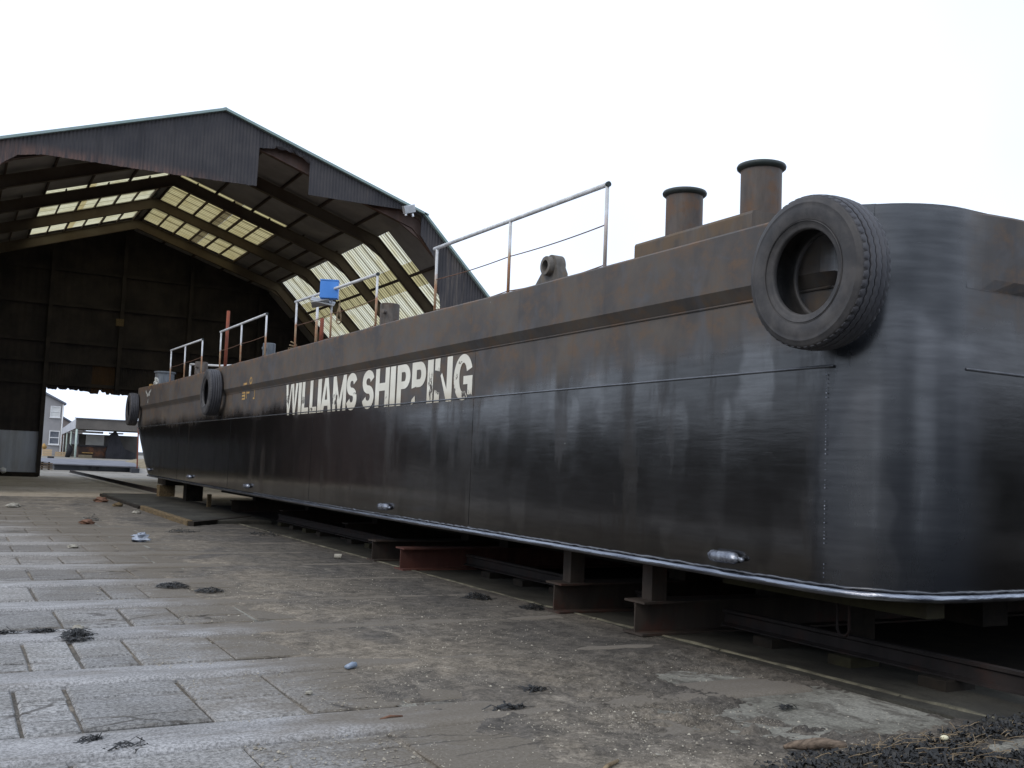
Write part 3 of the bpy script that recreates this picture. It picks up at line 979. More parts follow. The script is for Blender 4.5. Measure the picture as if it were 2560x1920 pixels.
# rounded chine bar round the foot of the hull
cp = []
for x, y in half_outline(-0.004, 33.5)[:-6]:
    cp.append((x, y, zbot(y) + 0.022))
MB().tube(cp, 0.029, 14).build('chine_bar', 'chine', barge, smooth='all')
cw = MB(); wp = []; wr_ = []
for i in range(1, len(cp) - 1):
    a, b = Vector(cp[i]), Vector(cp[i + 1])
    nn = max(1, int((b - a).length / 0.04))
    if a.y > 20: continue
    for q in range(nn):
        p = a.lerp(b, q / nn)
        wp.append((p.x + .006 * fbm(p.x * 9, p.y * 9), p.y, p.z + 0.040 + 0.008 * fbm(p.x * 8, p.y * 8, 4))); wr_.append(.010 + .006 * fbm(p.x * 14, p.y * 14, 8))
cw.tube(wp, wr_, 6)
cw.build('chine_weld', 'rub', barge, smooth='all')

# plate butts
for yy in (10.80, 16.9, 22.7, 28.4):
    MB().tube([(5.399, yy - .0, 0.80), (5.399, yy, 1.5), (5.399, yy, 2.28)], 0.0025, 5).build('plate_weld', 'hull', barge)
    MB().tube([(5.399, yy, 2.315), (5.399, yy, 2.86)], 0.004, 5).build('plate_weld', 'hull', barge)
    MB().tube([(5.330, yy, 2.975), (5.330, yy, ztop(yy) - .02)], 0.004, 5).build('plate_weld', 'hull', barge)
dw = MB()
zz = 0.8
while zz < 2.25:
    if rng.random() < .75: dw.ball((5.397, 5.235, zz), rng.uniform(.0025, .0055), (1, 1, 1.2), .2, 6, 4)
    zz += rng.uniform(.018, .035)
tag(dw.build('corner_weld', 'anode', barge, smooth='all'), kind='stuff')

# sacrificial anodes
for (yy, zz, ln) in ((6.25, 0.862, .40), (13.4, 0.87, .42), (20.9, 0.89, .42), (26.6, 0.92, .42), (32.6, 0.97, .42)):
    m = MB()
    pr = [(-.5, .2), (-.47, .6), (-.40, .95), (-.2, 1.0), (.2, 1.0), (.38, .95), (.46, .62), (.5, .2)]
    m.tube([(5.368, yy - u * ln * .84, zz + .003 * math.sin(u * 9)) for u, _ in pr], [.047 * r for _, r in pr], 12)
    m.box((5.37, yy - ln * .5, zz - .014), (5.398, yy + ln * .5, zz + .012))
    m.ball((5.375, yy - ln * .49, zz - .003), .020, (1, 1.3, 1), .2, 8, 6)
    m.ball((5.378, yy + ln * .46, zz + .006), .015, (1, 1.2, 1), .2, 8, 6)
    m.build('anode', 'anode', barge, smooth='all')

# ---- lettering
XL = 5.3945


def strip_poly(m, inner, outer):
    k = len(m.v)
    for a, b in zip(inner, outer): m.v += [a, b]
    for i in range(len(inner) - 1): m.f.append((k + 2 * i, k + 2 * i + 1, k + 2 * i + 3, k + 2 * i + 2))


def arc(cx, cy, rx, ry, a0, a1, t, n=18):
    i_, o_ = [], []
    for k in range(n + 1):
        a = math.radians(lerp(a0, a1, k / n))
        i_.append((cx + (rx - t / 2) * math.cos(a), cy + (ry - t / 2) * math.sin(a)))
        o_.append((cx + (rx + t / 2) * math.cos(a), cy + (ry + t / 2) * math.sin(a)))
    return i_, o_


def quad(m, *pts):
    k = len(m.v); m.v += list(pts); m.f.append(tuple(range(k, k + len(pts))))


def letter(ch, w, h):
    m = MB(); t = 0.155
    tv = 0.105
    Q = lambda *p: quad(m, *p)
    if ch == 'I':
        Q((0, 0), (w, 0), (w, h), (0, h))
    elif ch == 'L':
        Q((0, 0), (t, 0), (t, h), (0, h)); Q((t, 0), (w, 0), (w, tv), (t, tv))
    elif ch == 'H':
        Q((0, 0), (t, 0), (t, h), (0, h)); Q((w - t, 0), (w, 0), (w, h), (w - t, h))
        Q((t, h * .42), (w - t, h * .42), (w - t, h * .62), (t, h * .62))
    elif ch == 'A':
        s = t * .98
        Q((0, 0), (s, 0), (w / 2, h * .78), (w * .34, h)); Q((w - s, 0), (w, 0), (w * .66, h), (w / 2, h * .78))
        Q((w * .34, h), (w / 2, h * .78), (w * .66, h))
        fx = lambda y: s + (w / 2 - s) * y / (h * .78)
        Q((fx(h * .18), h * .18), (w - fx(h * .18), h * .18), (w - fx(h * .36), h * .36), (fx(h * .36), h * .36))
    elif ch == 'W':
        s = t * .86
        for a in (0, w / 2 - s * .10):
            ww = w / 2 + s * .10
            Q((a, h), (a + s, h), (a + ww * .5, h * .20), (a + ww * .5 - s * .42, 0))
            Q((a + ww - s * (1 if a else .55), h), (a + ww, h) if a else (a + ww - s * .11, h), (a + ww * .5 + s * .42, 0), (a + ww * .5, h * .20))
            Q((a + ww * .5 - s * .42, 0), (a + ww * .5, h * .20), (a + ww * .5 + s * .42, 0))
    elif ch == 'M':
        s = t * .92
        Q((0, 0), (s, 0), (s, h), (0, h)); Q((w - s, 0), (w, 0), (w, h), (w - s, h))
        Q((s, h), (s, h * .60), (w / 2 - s * .38, 0), (w / 2, h * .32)); Q((w - s, h), (w / 2, h * .32), (w / 2 + s * .38, 0), (w - s, h * .60))
        Q((w / 2 - s * .38, 0), (w / 2 + s * .38, 0), (w / 2, h * .32))
    elif ch == 'N':
        Q((0, 0), (t, 0), (t, h * .22), (0, h * .30))                       # lower stump of the worn stem
        Q((0, h * .74), (t * .95, h * .70), (t, h), (0, h))
        Q((w - t, 0), (w, 0), (w, h), (w - t, h))
        Q((w * .34, h * .60), (w * .42, h * .66), (w - t, h * .28), (w - t, 0))
    elif ch in 'P':
        Q((0, 0), (t, 0), (t, h), (0, h))
        ry = (h * .60 - tv) / 2; cy = h - tv / 2 - ry; cx = w - t * .5 - (w - t) * .42; rx = (w - t) * .42
        Q((t, h - tv), (cx, h - tv), (cx, h), (t, h)); Q((t, cy - ry - tv / 2), (cx, cy - ry - tv / 2), (cx, cy - ry + tv / 2), (t, cy - ry + tv / 2))
        i_, o_ = [], []
        for k in range(17):
            a = math.radians(lerp(90, -90, k / 16))
            i_.append((cx + (rx - t / 2) * math.cos(a), cy + (ry - tv / 2) * math.sin(a)))
            o_.append((cx + (rx + t / 2) * math.cos(a), cy + (ry + tv / 2) * math.sin(a)))
        strip_poly(m, i_, o_)
    elif ch == 'p':                                                          # the P whose lower stem has gone
        letter_p = letter('P', w, h)
        m.v, m.f = letter_p.v, letter_p.f
        m.v[2] = (t * .9, h); m.f = m.f[1:]
        m.v += [(0, h * .38), (t, h * .42), (t, h), (0, h), (0, 0), (t * .9, .02), (t * .75, h * .20), (t * .1, h * .12)]
        k = len(m.v) - 8
        m.f += [(k, k + 1, k + 2, k + 3), (k + 4, k + 5, k + 6, k + 7)]
    elif ch == 'S':
        rx = (w - t) / 2; ry = (h - tv) / 4
        path = []
        for k in range(21):
            a = math.radians(lerp(12, 270, k / 20)); path.append((w / 2 + rx * math.cos(a), h - tv / 2 - ry + ry * math.sin(a)))
        for k in range(1, 21):
            a = math.radians(lerp(90, -168, k / 20)); path.append((w / 2 + rx * math.cos(a), tv / 2 + ry + ry * math.sin(a)))
        i_, o_ = [], []
        for k, p in enumerate(path):
            a, b = path[max(0, k - 1)], path[min(len(path) - 1, k + 1)]
            d = Vector((b[0] - a[0], b[1] - a[1])).normalized()
            hw = lerp(tv, t, abs(d.y)) / 2 if abs(d.y) > .3 else lerp(tv, t, .3) / 2
            hw = hw * 1.02
            i_.append((p[0] - d.y * hw, p[1] + d.x * hw)); o_.append((p[0] + d.y * hw, p[1] - d.x * hw))
        strip_poly(m, i_, o_)
    elif ch == 'G':
        rx = (w - t) / 2; ry = (h - tv) / 2
        i_, o_ = [], []
        for k in range(33):
            a = math.radians(lerp(22, 300, k / 32))
            i_.append((w / 2 + (rx - t / 2) * math.cos(a), h / 2 + (ry - tv / 2) * math.sin(a)))
            o_.append((w / 2 + (rx + t / 2) * math.cos(a), h / 2 + (ry + tv / 2) * math.sin(a)))
        strip_poly(m, i_, o_)
        Q((w * .52, h * .34), (w - t * .85, h * .34), (w - t * .85, h * .52), (w * .52, h * .52)); Q((w - t * .85, h * .12), (w - .005, h * .10), (w - .005, h * .52), (w - t * .85, h * .52))
    return m


def place_letter(ch, ya, yb, zb, zt):
    m = letter(ch, ya - yb, zt - zb)
    o = MB(); o.v = [(XL, ya - u, zb + v) for u, v in m.v]; o.f = m.f
    o.build('letter', 'letter', barge)


LET = [('W', 18.56, 17.82), ('I', 17.78, 17.61), ('L', 17.56, 17.18), ('L', 17.11, 16.73), ('I', 16.68, 16.49), ('A', 16.51, 15.97), ('M', 15.9, 15.27),
       ('S', 15.25, 14.79), ('S', 14.55, 14.07), ('H', 14.01, 13.48), ('I', 13.44, 13.25), ('P', 13.19, 12.73), ('p', 12.67, 12.21), ('I', 12.16, 11.98),
       ('N', 11.93, 11.41), ('G', 11.36, 10.84)]
for ch, a, b in LET: place_letter(ch, a, b, 2.275, 2.838)

# remains of old weld-outlined marks
def bar(y0, y1, z0, z1, x=XL): MB().add([(x, y0, z0), (x, y1, z0), (x, y1, z1), (x, y0, z1)], [(0, 1, 2, 3)]).build('weld_mark', 'yellow_wear', barge)
XU = 5.3265
for z in (2.685, 2.75, 2.815): bar(21.84, 21.62, z, z + .038)
bar(21.62, 21.575, 2.685, 2.853)
bar(21.44, 21.20, 2.975, 3.02, XU); bar(21.44, 21.22, 2.80, 2.84)
bar(21.48, 21.44, 2.70, 2.86); bar(21.48, 21.44, 2.97, 3.02, XU)
i_, o_ = arc(0.10, 0.0, 0.085, 0.060, 0, 360, .035, 24)
dm = MB(); k = 0; dm.v += [(XU, 21.0 - u, 3.045 + v) for a, b in zip(i_, o_) for (u, v) in (a, b)]
dm.f += [(k + 2 * i, k + 2 * i + 1, k + 2 * i + 3, k + 2 * i + 2) for i in range(len(i_) - 1)]
bar(20.835, 20.80, 2.70, 2.86)
bar(20.93, 20.80, 2.665, 2.70)
dm.build('weld_mark', 'yellow_wear', barge)
wmk = MB()
XB = 5.3275
for pts in (((33.85, 3.42), (33.55, 3.30)), ((32.9, 3.41), (33.35, 3.30)), ((33.45, 3.32), (33.45, 3.22)), ((33.35, 3.14), (33.35, 3.02)), ((33.6, 3.27), (33.1, 3.27))):
    wmk.tube([(XB, pts[0][0], pts[0][1]), (XB, pts[1][0], pts[1][1])], 0.035, 4)
wmk.v = [(XB + (v[0] - XB) * .1, v[1], v[2]) for v in wmk.v]
wmk.build('load_mark', 'white_wear', barge)


# ---- railings on deck edge
def railing(posts, ztops, name='railing', rx=5.47, wires=(0.46, 0.06), ends=(0.06, 0.02), gap=False):
    r_ = bpy.data.objects.new(name, None); COL.objects.link(r_); r_.parent = barge
    r_.location = Vector((rx, posts[0], ztop(posts[0]))) - wloc(barge); r_.empty_display_size = .2
    for y, zt in zip(posts, ztops):
        lean = 0.018
        MB().tube([(rx, y, ztop(y) - .002), (rx - lean, y - .03, zt)], 0.019, 8).build('post', 'rail', r_, smooth='all')
        MB().lathe([(0.05, 0), (0.05, .012), (.022, .02)], 12, loc=(rx, y, ztop(y) + .004)).build('post_foot', 'deck', r_)
    p0 = Vector((rx - .018, posts[0] + ends[0], ztops[0] + .012)); p1 = Vector((rx - .018, posts[-1] - ends[1] - .03, ztops[-1] + .012))
    MB().tube([p0, p0.lerp(p1, .5), p1], 0.024, 10).build('top_rail', 'rail', r_, smooth='all')
    m = MB(); m.lathe([(0.0, -.02), (0.028, -.02), (0.028, .008), (0.0, .008)], 12, Matrix.Rotation(PI / 2, 3, 'X'), p1); m.build('rail_cap', 'flange', r_)
    for wz in wires:
        for (a, za), (b, zb_) in zip(list(zip(posts, ztops))[:-1], list(zip(posts, ztops))[1:]):
            pa = Vector((rx - .008, a, ztop(a) + wz)); pb = Vector((rx - .008, b, ztop(b) + wz))
            pts = []
            for i in range(13):
                t = i / 12; p = pa.lerp(pb, t); p.z -= 0.05 * 4 * t * (1 - t) * (0.35 if wz > .2 else .6); pts.append(p)
            MB().tube(pts, 0.0065, 5).build('wire', 'rusty_wire', r_)
    return r_


railing([12.20, 10.18, 8.21], [4.325, 4.30, 4.275])
railing([18.43, 16.42, 14.34], [4.38, 4.33, 4.29])
railing([24.45, 22.5, 20.48], [4.40, 4.39, 4.38])
railing([30.68, 28.65, 26.48], [4.46, 4.43, 4.40])
# low rail across the foredeck
tr = bpy.data.objects.new('low_rail', None); COL.objects.link(tr); tr.parent = barge; tr.location = Vector((7, 33, 3.52)) - wloc(barge)
MB().tube([(6.75, 34.4, 4.43), (7.0, 31.2, 4.18), (7.6, 30.0, 4.17)], 0.035, 8).build('top_rail', 'rail', tr, smooth='all')
MB().tube([(6.75, 34.4, 3.52), (6.75, 34.4, 4.43)], 0.03, 8).build('post', 'rail', tr, smooth='all')
MB().tube([(7.6, 30.0, 3.5), (7.6, 30.0, 4.17)], 0.03, 8).build('post', 'rail', tr, smooth='all')
# loose deck stanchions
for y, z1, mt, x, r in ((24.46, 4.93, 'red_pole', 5.60, .040), (17.45, 4.20, 'rail', 5.55, .024), (17.18, 3.96, 'red_pole', 5.56, .036)):
    MB().tube([(x, y, ztop(y) - .01), (x, y, z1)], r, 8).build('stanchion', mt, barge, smooth='all')

# ---- twin bollards on a plinth
tb = bpy.data.objects.new('twin_bollard', None); COL.objects.link(tb); tb.parent = barge
tb.location = Vector((5.85, 6.95, 3.43)) - wloc(barge)
m = MB(); x0, x1, y0, y1, z0, z1 = 5.45, 6.25, 6.10, 7.69, 3.425, 3.615
b = .03
prof = [(x0, z0), (x0, z1 - b), (x0 + b * .3, z1 - b * .3), (x0 + b, z1), (x1 - b, z1), (x1, z1 - b), (x1, z0)]
m.prism(prof, 1, y0, y1); m.build('plinth', 'plinth', tb)
MB().tube([(x0 - .004, y0 - .01, z0 + .012), (x0 - .004, y1 + .01, z0 + .015)], 0.014, 6).build('plinth_weld', 'plinth', tb)
for (yy, zt) in ((7.50, 4.135), (6.465, 4.135)):
    m = MB(); m.lathe([(.172, z1 - .004), (.172, zt - .05)], 48, loc=(5.87, yy, 0)); m.build('bollard_barrel', 'bollard', tb, smooth='all')
    m = MB(); m.lathe([(.172, zt - .055), (.188, zt - .05), (.204, zt - .036), (.207, zt - .02), (.200, zt - .006), (.185, zt), (.0, zt + .006)], 48, loc=(5.87, yy, 0)); m.build('bollard_flange', 'flange', tb, smooth='all')
    MB().lathe([(.172, z1), (.190, z1), (.172, z1 + .02)], 40, loc=(5.87, yy, 0)).build('bollard_weld', 'bollard', tb, smooth='all')


def small_bollard(x, y, r, z1, mt, pin=True, flange=False):
    o = bpy.data.objects.new('small_bollard', None); COL.objects.link(o); o.parent = barge
    z0 = ztop(y) + .002; o.location = Vector((x, y, z0)) - wloc(barge)
    m = MB(); m.lathe([(r, z0), (r, z1 - .01), (r - .012, z1), (0, z1)], 32, loc=(x, y, 0)); m.build('barrel', mt, o, smooth=True)
    if pin:
        zc = lerp(z0, z1, .66)
        d = Vector((-.75, -.66, 0))
        p = Vector((x, y, zc)) + d * (r * .95)
        MB().tube([p, p + d * .10], [.028, .033], 10).build('pin', mt, o, smooth=True)
    if flange:
        MB().lathe([(r, z1 - .06), (r + .04, z1 - .05), (r + .04, z1 - .005), (r, z1 + .004)], 32, loc=(x, y, 0)).build('rim', mt, o, smooth=True)
    return o


small_bollard(5.72, 14.42, .148, 3.89, 'brown_bollard')
small_bollard(5.70, 21.04, .130, 3.86, 'grey_bollard')
small_bollard(5.70, 27.6, .165, 3.93, 'brown_bollard')
o_ = small_bollard(6.0, 34.6, .30, 4.13, 'grey_bollard', False, True)
MB().box((5.62, 34.85, 3.60), (5.74, 35.15, 3.72)).build('yellow_block', 'yellow_wear', o_)
MB().ball((5.62, 33.9, 3.72), .14, (.5, 1.2, .9), .4, 8, 6).build('rag', 'white_wear', o_)

# ---- towing eye
te = bpy.data.objects.new('towing_eye', None); COL.objects.link(te); te.parent = barge; te.location = Vector((5.6, 9.5, 3.44)) - wloc(barge)
zt = ztop(9.5)
poly = [(9.23, zt), (9.80, zt), (9.74, zt + .06), (9.56, zt + .22)]
c = (9.40, zt + .245); r = .125
for i in range(13):
    a = math.radians(lerp(20, 180 + 10, i / 12)); poly.append((c[0] + r * math.cos(a), c[1] + r * math.sin(a)))
poly.append((9.23, zt + .15))
m = MB(); m.prism(poly, 0, 5.56, 5.68); m.build('eye_plate', 'eye', te, smooth=True)
m = MB(); m.lathe([(.062, -.05), (.100, -.05), (.106, -.04), (.106, .02), (.062, .02)], 28, Matrix.Rotation(PI / 2, 3, 'Y'), (5.545, c[0] + .01, c[1]), closed=True); m.build('eye_ring', 'eye', te, smooth=True)
m = MB(); m.lathe([(0, 0), (.0625, 0)], 20, Matrix.Rotation(PI / 2, 3, 'Y'), (5.556, c[0] + .01, c[1])); m.build('eye_dark_disc', 'tarp', te)  # flat black disc, the dark of the hole put into its colour

# ================================================================== TYRES
def make_tyre(name, label, center, axis_rot, R=0.535, group='lorry tyre fenders hung on the barge'):
    t = thing(name, center, label, 'tyre', group)
    t.rotation_euler = axis_rot
    # local axis = x ; build around x
    def wheel(prof, seg, closed=False, fn=None):
        m = MB(); n = len(prof)
        for i in range(seg):
            th = 2 * PI * i / seg
            for a, r in prof:
                m.v.append((a, r * math.cos(th), r * math.sin(th)))
        for i in range(seg):
            i2 = (i + 1) % seg
            for j in range(n if closed else n - 1):
                j2 = (j + 1) % n
                m.f.append((i * n + j, i2 * n + j, i2 * n + j2, i * n + j2))
        return m
    def link(m, nm, mt, smooth=True):
        o = bpy.data.objects.new(nm, m.mesh(nm, mt, smooth)); COL.objects.link(o); o.parent = t; return o
    prof = [(-.095, .292), (-.118, .294), (-.128, .305), (-.126, .318), (-.133, .328), (-.146, .365), (-.152, .405), (-.150, .445), (-.1445, .470), (-.1465, .474), (-.143, .478), (-.136, .500), (-.130, .512), (-.124, .517),
            (0, .519), (.124, .517), (.130, .512), (.136, .500), (.146, .474), (.152, .405), (.146, .365), (.133, .328), (.126, .318), (.128, .305), (.118, .294), (.095, .292),
            (.085, .300), (.10, .33), (.128, .40), (.122, .46), (.09, .488), (0, .492), (-.09, .488), (-.122, .46), (-.128, .40), (-.10, .33), (-.085, .300)]
    link(wheel(prof, 96, True), 'carcass', 'rubber', 'all')
    ribs = [(-.126, -.080), (-.0745, -.029), (-.0235, .0235), (.029, .0745), (.080, .126)]
    N = 216; zig = 2
    for q, (a0, a1) in enumerate(ribs):
        m = MB(); shoulder = q in (0, 4)
        for i in range(N):
            th = 2 * PI * i / N
            ph = i % (2 * zig)
            z = (ph / zig if ph < zig else 2 - ph / zig) - .5
            z = max(-.5, min(.5, z)) * 0.009
            lo = a0 + (0 if q == 0 else z); hi = a1 + (0 if q == 4 else z)
            r1 = .5365 - .012 * (abs((a0 + a1) / 2) / .126) ** 2
            rin = .512
            rl, rh = r1 - .002, r1 - .002
            if q == 0:
                rl = r1 - .006
                if i % 4 == 0: lo += .013; rl -= .008
            if q == 4:
                rh = r1 - .006
                if i % 4 == 0: hi -= .013; rh -= .008
            ring = [(lo, rin), (lo, rl - .003), (lo + .004, rl), ((lo + hi) / 2, r1), (hi - .004, rh), (hi, rh - .003), (hi, rin)]
            for a, r in ring: m.v.append((a, r * math.cos(th), r * math.sin(th)))
        n = 7
        for i in range(N):
            i2 = (i + 1) % N
            for j in range(n - 1): m.f.append((i * n + j, i2 * n + j, i2 * n + j + 1, i * n + j + 1))
        link(m, 'tread_rib', 'tread', True)
    # moulded ring on the near sidewall
    link(wheel([(-.1485, .348), (-.1425, .351), (-.1435, .354), (-.147, .358)], 72), 'sidewall_ring', 'rubber', 'all')
    return t


make_tyre('truck_tyre', 'big worn lorry tyre hung on the near corner of the hull', (5.165, 5.11, 2.915), (0, math.radians(-2.5), math.radians(1)))
make_tyre('truck_tyre', 'lorry tyre hung halfway along the hull beside the yellow weld marks', (5.165, 23.75, 2.915), (0.4, 0, 0), R=.55)
make_tyre('truck_tyre', 'farthest lorry tyre seen edge on at the bow corner', (5.165, 35.25, 2.87), (1.1, 0, 0))

# blue box on the rail
bb = thing('blue_box', (5.44, 16.40, 4.16), 'bright blue box tied to the middle post of the railing', 'box')
Rm = Matrix.Rotation(math.radians(-24), 3, 'Z')
m = MB(); m.obox((5.40, 16.38, 4.325), (.30, .20, .29), Rm); o_ = m.build('casing', 'blue', bb)
md = o_.modifiers.new('bevel', 'BEVEL'); md.width = .008; md.segments = 2
m = MB(); m.obox((5.40, 16.38, 4.483), (.31, .21, .02), Rm); m.build('lid', 'blue', bb)
m = MB(); m.obox((5.33, 16.48, 4.145), (.40, .30, .012), Rm @ Matrix.Rotation(.35, 3, 'X') @ Matrix.Rotation(.2, 3, 'Y')); m.build('bent_bracket', 'grey_tray', bb)
m = MB(); m.obox((5.28, 16.46, 4.10), (.30, .22, .012), Rm @ Matrix.Rotation(-.3, 3, 'X') @ Matrix.Rotation(-.25, 3, 'Y')); m.build('bent_bracket', 'grey_tray', bb)

# coil of yellow rope hanging behind the box
rp = MB(); pts = []
for i in range(40):
    t = i / 39; a = t * 4 * PI
    pts.append((5.50 + .02 * math.sin(a * 2), 16.12 + .07 * math.sin(a), 3.98 + .15 * math.cos(a) - .12 * t))
rp.tube(pts, .011, 6)
tag(rp.build('rope', 'straw', org=(5.5, 16.12, 3.9), smooth='all'), 'short yellowish rope looped on the railing wire below the blue box', 'rope')
rp = MB(); pts = []
for i in range(30):
    t = i / 29; a = t * 5 * PI
    pts.append((5.46 + .05 * math.cos(a) - .02 * t, 18.45 + .06 * math.sin(a) + .10 * t, 3.56 + .09 * (1 - t) * abs(math.sin(a * .5)) - .06 * t + .02))
rp.tube(pts, .012, 6)
tag(rp.build('rope', 'straw', org=(5.46, 18.45, 3.52), smooth='all'), 'yellowish rope knotted round the foot of the far post of the second railing', 'rope')


# ================================================================== CRADLE UNDER THE BARGE
def ibeam(y, x0=5.58, x1=13.4, h=.305, b=.31, mt='beam', label='', post=True, z0=0.018):
    t = thing('cradle_beam', (x0, y, z0), label, 'steel beam', 'steel beams carrying the barge')
    tf, tw = .020, .016
    zt = z0 + h
    MB().box((x0, y - b / 2, z0), (x1, y + b / 2, z0 + tf)).build('bottom_flange', mt, t)
    MB().box((x0 + .02, y - tw / 2, z0 + tf), (x1, y + tw / 2, zt - tf)).build('web', mt, t)
    MB().box((x0 + .01, y - b / 2, zt - tf), (x1, y + b / 2, zt)).build('top_flange', mt, t)
    if post:
        MB().box((5.75, y - .075, zt + .001), (5.92, y + .075, zbot(y) - .002)).build('support_post', mt, t)
    for xx in (7.2, 9.9, 12.4):
        MB().box((xx, y - .14, zt + .001), (xx + .5, y + .14, zbot(y) - .002)).build('packing_block', 'old_timber', t)
    return t


ibeam(7.75, 5.60, mt='beam', label='nearest rusty steel beam under the barge with a short post on top')
ibeam(9.15, 5.58, mt='beam', label='second dull brown steel beam under the barge behind the nearest one')
ibeam(13.22, 5.56, mt='red_beam', label='bright red lead painted steel beam under the middle of the barge', post=False)
ibeam(14.5, 5.64, mt='beam', label='brown steel beam under the barge just behind the red one', post=False)
for y, lab in ((18.4, 'dark steel beam under the barge below the first painted letters'), (22.6, 'dark steel beam under the barge before the raised platform'),
               (27.2, 'dark steel beam under the barge on the raised platform')):
    ibeam(y, 6.6, mt='beam', label=lab, post=False)

for x, lab in ((7.75, 'long dark light-blocking girder added under the near side of the barge'), (11.6, 'long dark light-blocking girder added under the far side of the barge')):
    tag(MB().box((x - .16, 5.6, .335), (x + .16, 32.6, .69)).build('girder_light_block', 'old_timber', org=(x, 6, .335)), lab, 'girder')  # unseen girders added to stop light coming through from the far side
tag(MB().box((13.0, 5.2, -.02), (13.2, 33, .66)).build('wall_light_block', 'old_timber', org=(13.1, 6, 0)), 'dark wall added along the far side under the barge as a light block', 'light block')  # unseen wall added to keep far-side light out from under the hull
tag(MB().bbox((5.92, 4.80, .575), (6.10, 6.9, .698), .01).build('packing_timber', 'chock', org=(6.0, 4.8, .575)), 'short square timber wedged flat under the stern corner of the barge', 'timber')
lk = MB(); lk.tube([(6.22, 5.88, .64), (6.22, 5.88, .33), (6.22, 5.85, .29), (6.22, 5.79, .29), (6.22, 5.76, .33), (6.22, 5.76, .64)], .012, 6)
tag(lk.build('hanging_shackle', 'track', org=(6.22, 5.82, .3), smooth='all'), 'dark steel loop hanging under the hull near the stern corner', 'shackle')
tag(MB().box((6.85, 6.2, .05), (7.0, 6.35, .69)).build('support_post', 'old_timber', org=(6.9, 6.3, .05)), 'dark steel post under the hull between the stern corner and the nearest beam', 'post')
for (x, y, h, mt, lab) in ((6.2, 27.95, .34, 'timber', 'pale upright timber prop under the bow of the barge'), (6.22, 34.3, .36, 'timber', 'squat timber end block under the tip of the bow'),
                           (6.5, 31.5, .55, 'old_timber', 'dark timber block under the bow between the two pale props')):
    s_ = .05 if h < .35 else .24
    tag(MB().bbox((x - s_, y - s_, .10), (x + s_, y + s_, .10 + h), .008).build('timber_block', mt, org=(x, y, .1)), lab, 'timber block')
tag(MB().bbox((6.0, 33.2, .49), (6.6, 34.6, .74), .01).build('packing_timber', 'old_timber', org=(6.3, 34, .49)), 'dark flat timbers packed on the end block under the bow', 'timber')

# slipway rail with chairs
trk = thing('track_rail', (6.52, 4, 0.02), 'rusty steel slipway rail running under the barge on small blocks', 'rail')
railprof = [(-.055, 0), (.055, 0), (.055, .012), (.012, .03), (.010, .11), (.034, .125), (.034, .150), (-.034, .150), (-.034, .125), (-.010, .11), (-.012, .03), (-.055, .012)]
for a, b in ((2.0, 7.55), (7.95, 8.95), (9.35, 13.02), (13.42, 14.3), (14.7, 22.4)):
    m = MB(); m.prism([(6.52 + u, .095 + v) for u, v in railprof], 1, a, b); m.build('rail_length', 'track', trk)
ym_ = 3.35
while ym_ < 22.3:
    if min(abs(ym_ - q) for q in (7.75, 9.15, 13.22, 14.5, 18.4)) > .35:
        MB().bbox((6.36, ym_ - .12, .016), (6.68, ym_ + .12, .094), .008).build('chair_block', 'old_timber' if rng.random() < .6 else 'chock', trk)
    ym_ += .88
tag(MB().prism([(6.40 + u, .10 + v) for u, v in railprof], 1, 36.05, 66).build('track_rail', 'track', org=(6.4, 36, .1)), 'rusty rail across the shed floor beyond the bow', 'rail')

# ================================================================== SHED
YF, YB = 37.0, 60.0
shed = thing('boat_shed', (8.0, 48, 0), 'huge open fronted dark boatbuilding shed with corrugated skylights', 'shed')
PROF = [(-4.6, 0.0), (-4.6, 6.5), (0.30, 11.40), (7.9, 14.0), (15.9, 11.40), (20.6, 6.7), (20.6, 0.0)]


def roofz(x):
    return interp(x, [p[0] for p in PROF[1:-1]], [p[1] for p in PROF[1:-1]])


def inner(d):
    """offset profile inwards"""
    out = []
    n = len(PROF)
    for i in range(n):
        p = Vector(PROF[i])
        ds = []
        if i > 0: e = (Vector(PROF[i]) - Vector(PROF[i - 1])).normalized(); ds.append(Vector((e.y, -e.x)))
        if i < n - 1: e = (Vector(PROF[i + 1]) - Vector(PROF[i])).normalized(); ds.append(Vector((e.y, -e.x)))
        if len(ds) == 1: q = p + ds[0] * d
        else:
            b = (ds[0] + ds[1]).normalized(); q = p + b * d / max(.3, b.dot(ds[0]))
        out.append((q.x, q.y))
    return out


